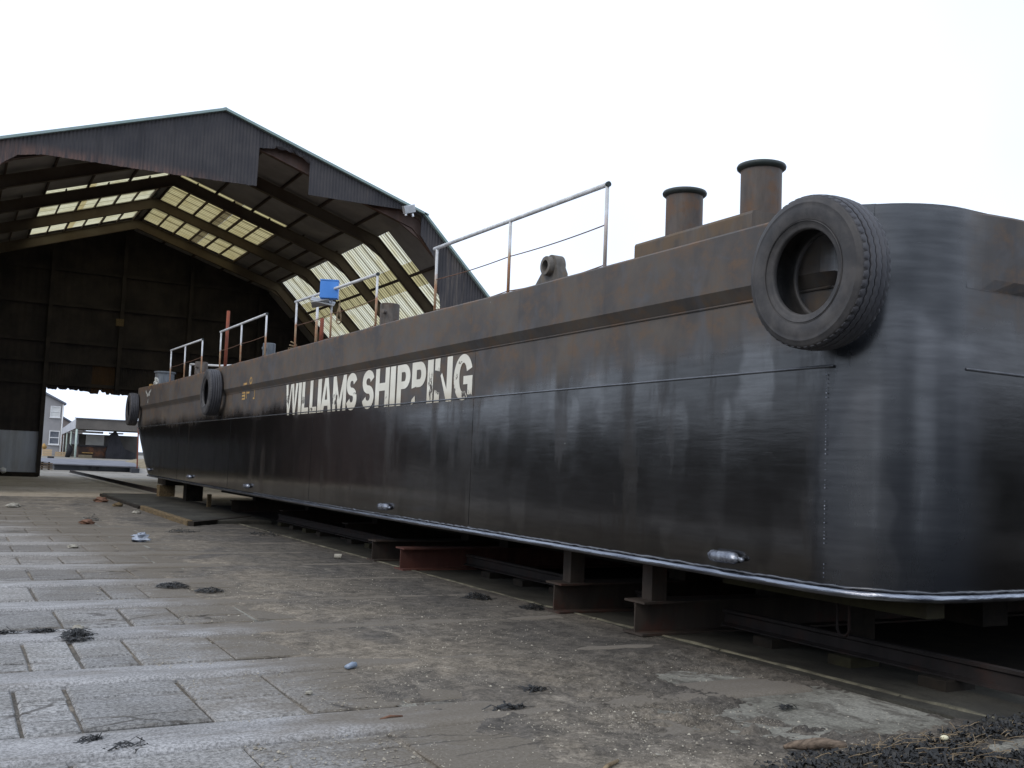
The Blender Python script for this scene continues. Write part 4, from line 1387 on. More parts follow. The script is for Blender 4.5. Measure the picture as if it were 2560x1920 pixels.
FY = [37.35, 41.6, 46.4, 51.25, 56.7]
for i, fy in enumerate(FY):
    o1, i1 = inner(0.17), inner(0.64)
    m = MB()
    for k in range(len(PROF) - 1):
        m.add([(o1[k][0], fy - .012, o1[k][1]), (o1[k + 1][0], fy - .012, o1[k + 1][1]), (i1[k + 1][0], fy - .012, i1[k + 1][1]), (i1[k][0], fy - .012, i1[k][1]),
               (o1[k][0], fy + .012, o1[k][1]), (o1[k + 1][0], fy + .012, o1[k + 1][1]), (i1[k + 1][0], fy + .012, i1[k + 1][1]), (i1[k][0], fy + .012, i1[k][1])],
              [(0, 1, 2, 3), (7, 6, 5, 4)])
        for prof_ in (inner(0.625), inner(0.185)):
            p2 = inner(0.64) if prof_[3][1] < 13.6 else inner(0.17)
            a, b = prof_[k], prof_[k + 1]; c_, d_ = p2[k], p2[k + 1]
            w = .11
            vs = [(a[0], fy - w, a[1]), (b[0], fy - w, b[1]), (b[0], fy + w, b[1]), (a[0], fy + w, a[1]),
                  (c_[0], fy - w, c_[1]), (d_[0], fy - w, d_[1]), (d_[0], fy + w, d_[1]), (c_[0], fy + w, c_[1])]
            m.add(vs, [(0, 1, 2, 3), (7, 6, 5, 4), (0, 4, 5, 1), (1, 5, 6, 2), (2, 6, 7, 3), (3, 7, 4, 0)])
    # haunch plates at apex and eaves
    pin = inner(.66)
    for (kx, s1, s2) in ((2, .06, .1), (4, .06, .1)):
        c_ = Vector(pin[kx]); a = c_.lerp(Vector(pin[kx - 1]), s1 if kx != 4 else .07); b = c_.lerp(Vector(pin[kx + 1]), s2 if kx != 2 else .07)
        m.prism([(c_.x, c_.y), (a.x, a.y), (b.x, b.y)], 1, fy - .05, fy + .05)
    m.build('portal_frame', 'rust_frame' if i == 0 else 'frame', shed)

# purlins
seg_pur = []
for k in range(10):
    for sd in (-1, 1): seg_pur.append((7.9 + sd * (.2 + .83 * k), k % 2 == 0))
for x in (-1.3, -2.9, -4.3, 17.42, 18.95, 20.3): seg_pur.append((x, True))
for x, full in seg_pur:
    z = roofz(x) - .08
    w = .035 if full else .025
    MB().box((x - w, YF + .1 if full else 46.4, z - .09), (x + w, YB - .1 if full else 56.7, z + .03)).build('purlin', 'purlin', shed)


# roof sheets between purlin lines, bay by bay
def sheet(x0, x1, y0, y1, mt, name, corr=False):
    z0, z1 = roofz(x0), roofz(x1)
    m = MB()
    if corr:
        ns = max(6, int((y1 - y0) / .05)); k = 0
        for i in range(ns + 1):
            y = lerp(y0, y1, i / ns); c = .03 * math.cos(2 * PI * y / .27)
            m.v += [(x0, y, z0 + c), (x1, y, z1 + c)]
            if i: m.f.append((2 * i - 2, 2 * i - 1, 2 * i + 1, 2 * i))
        o = m.build(name, mt, shed, smooth='all')
    else:
        m.add([(x0, y0, z0 - .02), (x1, y0, z1 - .02), (x1, y1, z1 - .02), (x0, y1, z0 - .02), (x0, y0, z0 + .02), (x1, y0, z1 + .02), (x1, y1, z1 + .02), (x0, y1, z0 + .02)],
              [(0, 3, 2, 1), (4, 5, 6, 7), (0, 1, 5, 4), (1, 2, 6, 5), (2, 3, 7, 6), (3, 0, 4, 7)])
        o = m.build(name, mt, shed)
    return o


ys = [YF] + [(a) for a in FY[1:]] + [YB]
# right and left main slopes
for bay in range(5):
    y0, y1 = ys[bay], ys[bay + 1]
    for side in (1, -1):
        xs = [7.9 + side * .02] + [7.9 + side * (.2 + .83 * k) for k in range(10)]
        end = 15.9 if side > 0 else .30
        xs = [x for x in xs if (x - end) * side < -.15] + [end]
        for k in range(len(xs) - 1):
            a, b = xs[k], xs[k + 1]
            sky = bay in (2, 3) and 1 <= k <= 6
            if bay == 4: sky = False
            yb0 = y0
            if sky:
                if side > 0: mt = 'sky_dirty' if (k == 4 and bay == 2) else 'sky_yellow'
                else: mt = 'sky_clear'
                if k == 0:
                    aa = a + side * .12
                    sheet(min(a, aa), max(a, aa), y0, y1, 'roof', 'roof_sheet')
                    a = aa + side * .004
                if k == 4:          # one old brown sheet among the clear ones
                    w_ = (b - a)
                    mid = a + w_ * .55
                    if side > 0:
                        sheet(min(a, mid), max(a, mid) - .004, y0, y1, 'sky_dirty', 'skylight_sheet', True); sheet(min(mid, b), max(mid, b), y0, y1, mt if mt != 'sky_dirty' else 'sky_yellow', 'skylight_sheet', True)
                    else:
                        sheet(min(a, mid), max(a, mid), y0, y1, mt, 'skylight_sheet', True); sheet(min(mid, b), max(mid, b) - .004, y0, y1, 'sky_yellow', 'skylight_sheet', True)
                    y0 = yb0
                    continue
                sheet(min(a, b), max(a, b), y0, y1, mt, 'skylight_sheet', True)
                y0 = yb0
            elif bay == 2 and k == 0:
                sheet(min(a, b) + .004, max(a, b), y0, 46.42, 'roof', 'roof_sheet'); sheet(min(a, b) + .004, max(a, b), 47.15, y1, 'roof', 'roof_sheet')
                c0 = a + side * .10
                sheet(min(c0, b) + .004, max(c0, b), 46.425, 47.145, 'roof', 'roof_sheet')
            else:
                sheet(min(a, b) + .004, max(a, b), y0, y1, 'roof', 'roof_sheet')
    # steep lower slopes
    for side, xs in ((1, [15.9, 17.05, 17.95, 20.6]), (-1, [.30, -1.3, -2.9, -4.6])):
        for k in range(3):
            a, b = xs[k], xs[k + 1]
            lo_, hi_ = min(a, b) + .004, max(a, b)
            if side > 0 and bay in (0, 1, 2, 3):
                yy0 = y0
                if bay == 0:
                    yy0 = 40.7
                    sheet(lo_, hi_, y0, yy0 - .006, 'roof', 'roof_sheet')
                if k == 2:
                    sheet(lo_, 19.6, yy0, y1, 'sky_cream', 'skylight_sheet', True); sheet(19.61, hi_, yy0, y1, 'roof', 'roof_sheet')
                elif k == 1: sheet(lo_, hi_, yy0, y1, 'sky_yellow', 'skylight_sheet', True)
                else: sheet(lo_, hi_, yy0, y1, 'sky_cream', 'skylight_sheet', True)
            else:
                sheet(lo_, hi_, y0, y1, 'roof', 'roof_sheet')
# ridge capping, with a short gap over the second frame
for a, b in ((YF - .1, 46.42), (47.15, YB + .1)):
    MB().prism([(7.62, roofz(7.62) + .03), (7.9, 14.07), (8.18, roofz(8.18) + .03), (8.18, roofz(8.18) + .055), (7.9, 14.10), (7.62, roofz(7.62) + .055)], 1, a, b).build('ridge_cap', 'verge', shed)
# verge trims along the front edge of the roof
for (a, b) in ((1, 2), (2, 3), (3, 4), (4, 5)):
    p, q = PROF[a], PROF[b]
    e = Vector((q[0] - p[0], q[1] - p[1])).normalized(); nn = Vector((-e.y, e.x))
    if nn.y < 0: nn = -nn
    ex = 0.18 if (a, b) == (3, 4) else 0.0
    p = Vector(p); q = Vector(q) + e * ex
    m = MB(); m.prism([tuple(p - nn * .03), tuple(q - nn * .03), tuple(q + nn * .06), tuple(p + nn * .06)], 1, YF - .16, YF + .04)
    m.build('verge_trim', 'verge', shed)


# front cladding in corrugated sheets
def clad_bottom(x):
    if x <= -.55: return 0.0
    if x < .80: return interp(x, [-.55, .1, .80], [9.0, 9.9, 10.7])
    if x < 9.205: return interp(x, [.80, 1.28, 2.0, 6.3, 9.205], [10.75, 11.12, 11.27, 11.33, 11.41]) + .02 * fbm(x * 5, 1.0)
    if x < 11.16: return interp(x, [9.205, 9.77, 9.86, 10.3, 10.6, 10.9, 11.16], [12.85, 12.93, 13.0, 12.99, 12.93, 12.80, 12.62]) + .015 * fbm(x * 9, 4.0)
    if x < 15.82: return interp(x, [11.16, 13.0, 14.9, 15.82], [11.41, 11.42, 11.45, 11.38])
    if x < 16.83: return interp(x, [15.82, 16.44, 16.83], [10.55, 9.75, 7.8])
    return 0.0


edges = [-4.6, -3.6, -2.6, -1.6, -.56, .3, 1.2, 2.2, 3.2, 4.2, 5.2, 6.2, 7.2, 8.2, 9.2, 9.77, 10.5, 11.16, 12.1, 13.1, 14.1, 15.0, 15.82, 16.84, 17.8, 18.8, 19.7, 20.6]
for a, b in zip(edges[:-1], edges[1:]):
    a2, b2 = a + .002, b - .002
    ns = max(4, int((b2 - a2) / .025)); m = MB()
    off = rng.uniform(-.006, .006)
    for i in range(ns + 1):
        x = lerp(a2, b2, i / ns)
        y = YF + off + .011 * math.cos(2 * PI * x / .125)
        zt_, zb_ = roofz(x) - .02, clad_bottom(x)
        if zb_ > zt_ - .03: zb_ = zt_ - .03
        m.v += [(x, y, zb_), (x, y, zt_), (x, y + .012, zb_), (x, y + .012, zt_)]
        if i:
            k = 4 * i
            m.f += [(k - 4, k, k + 1, k - 3), (k - 2, k - 1, k + 3, k + 2), (k - 4, k - 2, k + 2, k)]
    m.build('cladding_sheet', 'clad', shed, smooth=True)
# torn, curled lip of sheet over the hole
m = MB()
for i in range(13):
    x = lerp(9.86, 11.14, i / 12); z = clad_bottom(x) + .01
    m.v += [(x, YF - .03, z + .05), (x, YF - .09 - .03 * math.sin(i * 1.3), z + .01), (x + .02, YF - .05, z - .06 - .04 * abs(math.sin(i * 2.1)))]
    if i:
        k = 3 * i; m.f += [(k - 3, k, k + 1, k - 2), (k - 2, k + 1, k + 2, k - 1)]
m.build('torn_lip', 'clad', shed)

# floodlight on the right eave
fl = thing('floodlight', (15.15, 36.85, 11.4), 'small silver floodlight fixed under the right end of the gable', 'floodlight')
Rf = Matrix.Rotation(math.radians(-18), 3, 'Y') @ Matrix.Rotation(math.radians(10), 3, 'X')
MB().obox((15.15, 36.70, 11.43), (.46, .22, .30), Rf).build('housing', 'lamp_metal', fl)
MB().obox((15.12, 36.585, 11.40), (.40, .02, .24), Rf).build('glass', 'lamp_glass', fl)
for dx in (-.14, .16): MB().tube([(15.15 + dx, 36.7, 11.26), (15.17 + dx, 36.68, 11.14)], .05, 10).build('gland', 'lamp_metal', fl, smooth=True)
MB().obox((15.22, 36.86, 11.55), (.36, .14, .16), Rf).build('bracket', 'tarp', fl)

# back wall sheets above and beside the far door
DX0, DX1, DZ = 4.34, 12.4, 4.69
def wallpiece(x0, x1, z0f, z1f, mt, y=YB, name='wall_sheet', step=.15, amp=.02):
    m = MB(); ns = max(2, int(abs(x1 - x0) / step))
    for i in range(ns + 1):
        x = lerp(x0, x1, i / ns); yy = y + amp * (1 if i % 2 else -1) * .5
        m.v += [(x, yy, z0f(x)), (x, yy, z1f(x)), (x, yy + .02, z0f(x)), (x, yy + .02, z1f(x))]
        if i:
            k = 4 * i; m.f += [(k - 4, k, k + 1, k - 3), (k - 2, k - 1, k + 3, k + 2), (k - 4, k - 2, k + 2, k)]
    return m.build(name, mt, shed)


def ragged(x):
    base = DZ - .02 + (.0 if x < 6.5 else -.12) + .05 * fbm(x * 4.0, 2.5)
    if 7.0 < x < 7.35: base += .13
    if int(x * 13.0) % 7 == 0: base += .09
    return base


xs = -4.6
k = 0
while xs < 20.6 - .01:
    xe = min(xs + 1.12, 20.6)
    for a, b in ((xs, xe),):
        segs = []
        if b <= DX0 + .01 or a >= DX1 - .01: segs = [(a, b)]
        elif a < DX0 < b: segs = [(a, DX0), (DX0, b)]
        elif a < DX1 < b: segs = [(a, DX1), (DX1, b)]
        else: segs = [(a, b)]
        for p, q in segs:
            door = p >= DX0 - .005 and q <= DX1 + .005
            c1, c2 = p - .03, q + (.03 if q < DX0 - .01 or q > DX0 + .01 else 0)
            c1 = max(c1, DX0) if (p >= DX0 - .005 and door) else c1
            yk = YB + (.012 if k % 2 else -.012)
            if door:
                mt = 'brown_wall' if (k % 4 == 2) else 'wall'
                wallpiece(c1, c2, ragged, lambda x: 6.19, mt, yk, step=.06)
                wallpiece(c1, c2, lambda x: 6.16, lambda x: roofz(x) + .0, 'wall', yk)
            else:
                if q <= DX0 + .01:
                    wallpiece(c1, c2, lambda x: 0.0, lambda x: 2.36, 'grey_wall', yk)
                    wallpiece(c1, c2, lambda x: 2.345, lambda x: 6.19, 'wall', yk)
                else:
                    wallpiece(c1, c2, lambda x: 0.0, lambda x: 6.19, 'wall', yk)
                wallpiece(c1, c2, lambda x: 6.16, lambda x: roofz(x) + .0, 'wall', yk)
    xs = xe; k += 1
for z in (4.98, 6.18, 7.28, 9.3, 11.2):
    x0 = interp(z, [6.5, 11.4], [-4.5, .35]) if z > 6.5 else -4.5
    x1 = interp(z, [6.7, 11.4], [20.5, 15.8]) if z > 6.7 else 20.5
    MB().box((x0, YB - .20, z - .09), (x1, YB - .04, z + .09)).build('girt', 'wall', shed)
for x in (0.2, 4.22, 7.85, 11.5, 15.5):
    MB().box((x - .1, YB - .42, 0 if (x < DX0 or x > DX1) else DZ + .12), (x + .1, YB - .21, roofz(x) - .6)).build('wall_post', 'wall', shed)
MB().box((DX0 - .16, YB - .35, 0), (DX0 - .02, YB - .05, DZ)).build('door_jamb', 'frame', shed)
MB().box((7.55, YB - .55, 8.35), (7.95, YB - .43, 8.75)).build('junction_box', 'timber', shed)
# side walls
MB().box((-4.62, YF, 0), (-4.58, YB, 6.5)).build('side_wall', 'wall', shed)
MB().box((20.58, YF, 0), (20.62, YB, 6.7)).build('side_wall', 'wall', shed)
# scrap along the foot of the left wall
tag(MB().bbox((1.2, 57.6, 0.0), (4.1, 58.2, .22), .03).build('scrap_timber', 'old_timber', org=(2.6, 58, 0)), 'dark timber baulk lying along the foot of the shed end wall', 'timber')
m = MB(); m.ball((2.45, 57.4, .30), .17, (1, 1, .9), .2, 8, 6)
tag(m.build('white_tub', 'white', org=(2.45, 57.4, .14), smooth='all'), 'small white tub lying before the grey sheeted end wall', 'tub')

# ================================================================== YARD BEYOND THE DOOR
pt = thing('pontoon', (8, 76, 0.1), 'long flat dark pontoon lying on the ground beyond the far door', 'pontoon')
MB().prism([(6.0, .06), (11.05, .02), (11.05, .40), (6.0, .42)], 1, 71.6, 72.0).build('side_plate', 'pontoon', pt)
m = MB(); m.add([(5.9, 71.5, .45), (11.1, 71.2, .42), (12.6, 84, .66), (5.0, 84, .70), (5.9, 71.5, .52), (11.1, 71.2, .50), (12.6, 84, .72), (5.0, 84, .76)],
                [(0, 3, 2, 1), (4, 5, 6, 7), (0, 1, 5, 4), (1, 2, 6, 5), (2, 3, 7, 6), (3, 0, 4, 7)]); m.build('deck_plate', 'pontoon_top', pt)
MB().box((6.05, 72.01, .03), (11.0, 83.9, .45)).build('body', 'pontoon', pt)
for x in (8.05, 8.5): MB().box((x, 71.45, .22), (x + .16, 71.6, .40)).build('lug', 'tarp', pt)
MB().box((10.55, 70.6, .0), (11.05, 71.5, .40)).build('end_block', 'pontoon', pt)
ps = thing('timber_stack', (5.4, 71.5, 0), 'low stack of pale battens beside the pontoon beyond the far door', 'timber stack')
for i in range(4):
    MB().box((4.6 + .03 * i, 71.0, .05 + .14 * i), (5.85, 71.3, .13 + .14 * i)).build('batten', 'driftwood', ps)
    for x in (4.8, 5.2, 5.6): MB().box((x, 71.05, .13 + .14 * i), (x + .1, 71.35, .19 + .14 * i)).build('spacer', 'old_timber', ps)
tag(MB().bbox((5.5, 70.3, .0), (6.7, 70.9, .08), .02).build('plank', 'old_timber', org=(6, 70.6, 0)), 'dark plank lying on the ground before the pontoon', 'plank')
tag(MB().tube([(10.95, 70.9, 0.0), (10.85, 70.9, 3.1)], .045, 8).build('mooring_pole', 'red_pole', org=(10.9, 70.9, 0)), 'thin rusty upright pole at the end of the pontoon', 'pole')
m = MB()
for i in range(260):
    pass
hn = 18
for j in range(hn + 1):
    for i in range(hn + 1):
        u, v = i / hn * 2 - 1, j / hn * 2 - 1
        r_ = max(0, 1 - u * u - v * v)
        m.v.append((13.2 + u * 2.2, 82 + v * 4, .2 + .75 * r_ ** .8 + .08 * fbm(u * 4, v * 4) * (r_ > 0)))
for j in range(hn):
    for i in range(hn): m.f.append((j * (hn + 1) + i, j * (hn + 1) + i + 1, (j + 1) * (hn + 1) + i + 1, (j + 1) * (hn + 1) + i))
tag(m.build('sand_heap', 'sand', org=(13.2, 82, .2), smooth='all'), 'low sandy heap beyond the bow of the barge', 'sand heap')

cn = thing('open_canopy', (11, 100, .8), 'open sided steel canopy building with pale green posts in the far yard', 'canopy')
MB().prism([(9.42, 3.25), (16.5, 3.25), (16.5, 4.13), (9.42, 4.13)], 1, 94.9, 95.1).build('fascia', 'canopy', cn)
MB().prism([(9.3, 4.13), (16.6, 4.13), (16.6, 4.20), (9.3, 4.20)], 1, 94.8, 95.2).build('gutter', 'slate', cn)
m = MB(); m.prism([(95.1, 3.28), (107, 2.85), (107, 3.42), (95.1, 4.12)], 0, 9.40, 9.44); m.build('side_sheet', 'canopy_side', cn)
m = MB(); m.prism([(95.1, 4.06), (108, 3.36), (108, 3.41), (95.1, 4.12)], 0, 9.46, 16.5); m.build('roof', 'canopy', cn)
for (x, y, zt, r) in ((9.52, 95.0, 3.25, .085), (9.50, 99, 3.1, .07), (9.52, 103, 3.0, .06), (9.50, 107, 2.85, .06), (15.5, 95.0, 3.25, .085)):
    MB().tube([(x, y, .5), (x, y, zt)], r, 8).build('post', 'green_steel' if y < 106 else 'rust_skip', cn, smooth='all')
MB().box((9.7, 107.6, .7), (16.5, 107.8, 3.0)).build('back_wall', 'canopy_wall', cn)
MB().box((9.95, 107.5, 3.10), (13.2, 107.58, 3.30)).build('light_strip', 'white', cn)
MB().box((11.65, 107.4, 1.95), (13.3, 107.58, 2.95)).build('white_panel', 'blind', cn)
MB().box((10.2, 107.4, 1.95), (11.0, 107.58, 2.95)).build('white_panel', 'canopy_side', cn)
for x in (13.7, 14.5): MB().box((x, 107.3, 3.12), (x + .55, 107.5, 3.26)).build('light_strip', 'white', cn)
MB().box((9.55, 109.6, .7), (11.8, 109.7, 2.8)).build('white_screen', 'white', cn)
sk = thing('steel_skip', (11, 97, .8), 'dark rusty steel skip standing under the far canopy', 'skip')
MB().prism([(9.95, .8), (12.3, .8), (12.45, 1.75), (9.85, 1.75)], 1, 96.4, 98.5).build('body', 'rust_skip', sk)
MB().box((9.82, 96.32, 1.75), (12.48, 98.6, 1.86)).build('rim', 'tarp', sk)
MB().box((10.2, 96.3, 1.18), (11.1, 96.38, 1.24)).build('stripe', 'yellow_wear', sk)
tp = MB()
for i in range(15):
    t = i / 14; x = lerp(12.1, 14.6, t); h = interp(x, [12.1, 12.5, 12.75, 13.1, 13.6, 14.6], [1.3, 2.9, 3.35, 2.8, 1.7, 1.3])
    tp.v += [(x, 96, .7), (x, 96 + .1 * math.sin(i), h), (x, 99, h * .9), (x, 99, .7)]
    if i:
        k = 4 * i; tp.f += [(k - 4, k, k + 1, k - 3), (k - 3, k + 1, k + 2, k - 2), (k - 2, k + 2, k + 3, k - 1)]
tag(tp.build('covered_boat', 'tarp', org=(13.3, 97, .7)), 'black shrouded boat prow standing beside the skip under the canopy', 'covered boat')
for (x, y, w, h, mt, nm, lab, cat) in ((7.35, 100, .75, .62, 'crate', 'wooden_crate', 'pale wooden crate at the foot of the grey house', 'crate'),
                                       (8.40, 100, .85, .42, 'crate', 'wooden_crate', 'lower pale wooden crate in front of the house downpipe', 'crate'),
                                       (9.9, 95.5, 1.05, .25, 'sand', 'timber_pallet', 'flat pale pallet before the skip under the canopy', 'pallet')):
    z0 = .78
    t = thing(nm, (x, y, z0), lab, cat)
    for i in range(3):
        MB().box((x, y, z0 + h * i / 3 + .01), (x + w, y + .6, z0 + h * (i + 1) / 3 - .01)).build('board', mt, t)
m = MB(); m.ball((7.45, 100.2, 1.62), .24, (.9, .9, 1), .2, 10, 8)
tag(m.build('yellow_sack', 'yellow_wear', org=(7.45, 100.2, 1.4), smooth='all'), 'small yellow sack on top of the crate by the house', 'sack')
m = MB(); m.tube([(9.0, 96, .75), (9.2, 96, 1.5), (9.05, 96, 1.9)], [.2, .24, .1], 8)
tag(m.build('dark_bin', 'tarp', org=(9.1, 96, .75), smooth='all'), 'dark upright bin beside the canopy post', 'bin')
MBk = MB().box((6.9, 88.5, .55), (7.35, 89, .85)); tag(MBk.build('dark_tub', 'tarp', org=(7.1, 88.7, .55)), 'small dark tub behind the pontoon', 'tub')

hs = thing('grey_house', (4, 118, .8), 'two storey grey rendered house with white sash windows seen through the far door', 'house')
XR = 10.11
zg = lambda x: 6.10 + (XR - x) * .495
m = MB(); m.prism([(-6, .8), (XR, .8), (XR, zg(XR)), (4.0, zg(4.0)), (-6, 4.0)], 1, 115.1, 127); m.build('wall', 'house', hs)
m = MB(); m.prism([(XR + .22, zg(XR + .22) + .02), (4.0, zg(4.0) + .02), (4.0, zg(4.0) + .25), (XR + .22, zg(XR + .22) + .22)], 1, 114.8, 127.3); m.build('roof', 'slate', hs)
m = MB(); m.prism([(-6.2, 4.0), (4.0, zg(4.0) + .02), (4.0, zg(4.0) + .25), (-6.2, 4.25)], 1, 114.8, 127.3); m.build('roof', 'slate', hs)
for (x0, x1, z0, z1, mt) in ((8.88, 9.84, 4.68, 5.84, 'blind'), (8.93, 9.92, 1.88, 3.30, 'pane')):
    w_ = bpy.data.objects.new('window', None); COL.objects.link(w_); w_.parent = hs; w_.location = Vector((x0, 115, z0)) - wloc(hs)
    f = .085
    fr = MB(); y0, y1 = 115.0, 115.09
    fr.box((x0, y0, z0), (x0 + f, y1, z1)); fr.box((x1 - f, y0, z0), (x1, y1, z1)); fr.box((x0 + f, y0, z0), (x1 - f, y1, z0 + f)); fr.box((x0 + f, y0, z1 - f), (x1 - f, y1, z1))
    zm = (z0 + z1) / 2; fr.box((x0 + f, y0 + .01, zm - .04), (x1 - f, y1, zm + .04)); fr.build('frame', 'white', w_)
    for a, b in ((z0 + f, zm - .04), (zm + .04, z1 - f)): MB().box((x0 + f, 115.05, a), (x1 - f, 115.08, b)).build('pane', mt, w_)
    MB().box((x0 - .05, 114.94, z0 - .08), (x1 + .05, 115.09, z0 - .002)).build('sill', 'white', w_)
MB().tube([(10.06, 115.0, .9), (10.06, 115.0, 6.1)], .07, 8).build('downpipe', 'white', hs, smooth='all')
h2 = thing('brown_house', (12, 122, .8), 'lower brown gabled building half hidden between the house and the canopy', 'house')
zg2 = lambda x: 5.55 + (10.3 - x) * .56
m = MB(); m.prism([(7, .8), (13.5, .8), (13.5, zg2(13.5)), (7, zg2(7) - .1)], 1, 128.2, 138); m.build('wall', 'brick', h2)
m = MB(); m.prism([(13.8, zg2(13.8)), (7, zg2(7)), (7, zg2(7) + .2), (13.8, zg2(13.8) + .2)], 1, 128.0, 138.2); m.build('roof', 'slate', h2)

# belt of trees and sheds across the water-side, mirrored darkly in the hull
trm = MB(); r3 = random.Random(5)
for i in range(60):
    y = lerp(-30, 200, i / 59) + r3.uniform(-2, 2); x = -62 + r3.uniform(-4, 4); h = r3.uniform(5.8, 7.6) + 2.2 * sstep(60, 190, y)
    for q in range(9):
        trm.ball((x + r3.uniform(-2.5, 2.5), y + r3.uniform(-2.5, 2.5), h * r3.uniform(.25, .78)), h * r3.uniform(.16, .26), (1, 1, 1.1), .22, 7, 5)
    trm.tube([(x, y, 0), (x, y, h * .5)], .25, 6)
for i in range(26):
    x = lerp(-60, -9, i / 25) + r3.uniform(-1, 1); y = -48 + r3.uniform(-3, 3); h = r3.uniform(6.0, 10.5)
    for q in range(8):
        trm.ball((x + r3.uniform(-2, 2), y + r3.uniform(-2, 2), h * r3.uniform(.15, .78)), h * r3.uniform(.16, .26), (1, 1, 1.1), .22, 7, 5)
for i in range(22):
    t = i / 21; x = lerp(24, 150, t) + r3.uniform(-2, 2); y = lerp(-62, -30, t) + r3.uniform(-3, 3); h = r3.uniform(7.0, 11.0)
    for q in range(8):
        trm.ball((x + r3.uniform(-3, 3), y + r3.uniform(-2, 2), h * r3.uniform(.12, .78)), h * r3.uniform(.18, .28), (1.2, 1, 1.1), .22, 7, 5)
tag(MB().add([(-400, -400, -.05), (400, -400, -.05), (400, -12, -.05), (-400, -12, -.05)], [(0, 1, 2, 3)]).build('water', 'water'), kind='structure')
tag(trm.build('tree_belt', 'trees'), kind='stuff')

# ================================================================== SMALL THINGS ON THE GROUND
def surf(x, y):
    return max(silt_h(x, y), 0.004)


def weed(x, y, rx, ry, n, h, label, seed, group='dark seaweed clumps on the slipway'):
    r = random.Random(seed); m = MB(); z0 = surf(x, y)
    for _ in range(n):
        a = r.uniform(0, 2 * PI); d = math.sqrt(r.random())
        px, py = x + rx * d * math.cos(a), y + ry * d * math.sin(a)
        pz = z0 + h * (1 - d * d) * r.random() + .002
        L = r.uniform(.015, .055) * (1 if r.random() < .75 else 2.0); w = r.uniform(.002, .007); th = r.uniform(0, 2 * PI); up = r.uniform(-.3, .5)
        dx, dy = math.cos(th), math.sin(th); b = r.uniform(-.4, .4)
        pts = [(0, 0, 0), (dx * L * .5, dy * L * .5, L * .4 * up + .004), (dx * L - dy * L * b, dy * L + dx * L * b, L * .3 * up * r.uniform(-1, 1))]
        k = len(m.v)
        for (u, v, q) in pts:
            m.v.append((px + u - dy * w, py + v + dx * w, max(z0 + .001, pz + q))); m.v.append((px + u + dy * w, py + v - dx * w, max(z0 + .001, pz + q + w * .6)))
        m.f += [(k, k + 1, k + 3, k + 2), (k + 2, k + 3, k + 5, k + 4)]
    o = m.build('seaweed_clump', 'weed', org=(x, y, z0))
    return tag(o, label, 'seaweed', group)


weed(1.0, 8.86, .115, .17, 420, .075, 'biggest dark seaweed clump on the pale setts with a trailing stalk', 1)
weed(.78, 9.22, .09, .05, 120, .03, 'small flat seaweed clump left of the biggest clump', 2)
weed(.50, 9.22, .12, .04, 110, .025, 'flat seaweed streak at the left edge of the picture', 3)
weed(2.31, 11.97, .17, .16, 330, .05, 'wide seaweed clump on a cement strip in the middle of the setts', 4)
weed(2.62, 11.5, .14, .13, 220, .04, 'scattered seaweed patch just right of the wide clump', 5)
weed(.90, 5.53, .10, .08, 90, .03, 'wiry tangle of seaweed stalks in the near left foreground', 6)
weed(.76, 5.75, .045, .03, 50, .018, 'tiny seaweed scrap behind the wiry tangle', 7)
weed(2.76, 23.4, .20, .40, 160, .13, 'dark seaweed heap far back near the timber edge', 8)
weed(3.96, 20.0, .26, .25, 220, .07, 'low seaweed heap in front of the platform corner', 9)
weed(5.40, 19.4, .28, .45, 260, .10, 'long seaweed heap lying on the kerb', 10)
weed(5.28, 10.25, .13, .17, 320, .06, 'round black seaweed clump on the silt in front of the kerb', 12)
weed(5.53, 9.42, .12, .16, 220, .05, 'seaweed clump against the kerb beside the second beam', 13)
weed(3.15, 5.6, .10, .05, 110, .02, 'small dark seaweed lump in the middle of the near silt', 14)
weed(2.2, 4.35, .10, .06, 90, .02, 'seaweed scrap beside the pale stick at the bottom', 15)
weed(3.55, 6.0, .09, .05, 70, .02, 'thin seaweed scrap on the bare silt below the nearest beam', 16)
weed(4.9, 5.05, .05, .03, 40, .012, 'tiny dark weed strand on the greenish concrete', 17)

# seaweed bank in the lower right corner
bk = MB(); r4 = random.Random(23); c_ = 0
while c_ < 9000:
    x = r4.uniform(3.75, 6.9); y = r4.uniform(3.2, 4.45)
    edge = interp(x, [3.75, 4.1, 4.5, 4.9, 5.4, 5.75, 6.1, 6.9], [4.05, 4.13, 4.03, 4.08, 4.14, 4.26, 4.20, 4.18]) + .07 * fbm(x * 5, 3.0)
    if y > edge: continue
    if y > edge - .12 and r4.random() < .55: continue
    if 5.02 < x < 5.65 and 3.62 < y < 3.86 and r4.random() < .97: continue
    c_ += 1
    z = max(surf(x, y), .012 if x > 5.76 else 0) + .018 * r4.random() + .02 * max(0, fbm(x * 5, y * 5, 2.0))
    L = r4.uniform(.012, .042); w = r4.uniform(.003, .010); th = r4.uniform(0, 2 * PI); dx, dy = math.cos(th), math.sin(th)
    u1, u2 = r4.uniform(-.2, .7) * L, r4.uniform(-.3, .5) * L
    k = len(bk.v)
    for (t, q) in ((0, 0), (.5, u1), (1, u2)):
        bk.v.append((x + dx * L * t - dy * w, y + dy * L * t + dx * w, z + q)); bk.v.append((x + dx * L * t + dy * w, y + dy * L * t - dx * w, z + q + w * .7))
    bk.f += [(k, k + 1, k + 3, k + 2), (k + 2, k + 3, k + 5, k + 4)]
tag(bk.build('seaweed_bank', 'weed'), kind='stuff')
st_ = MB()
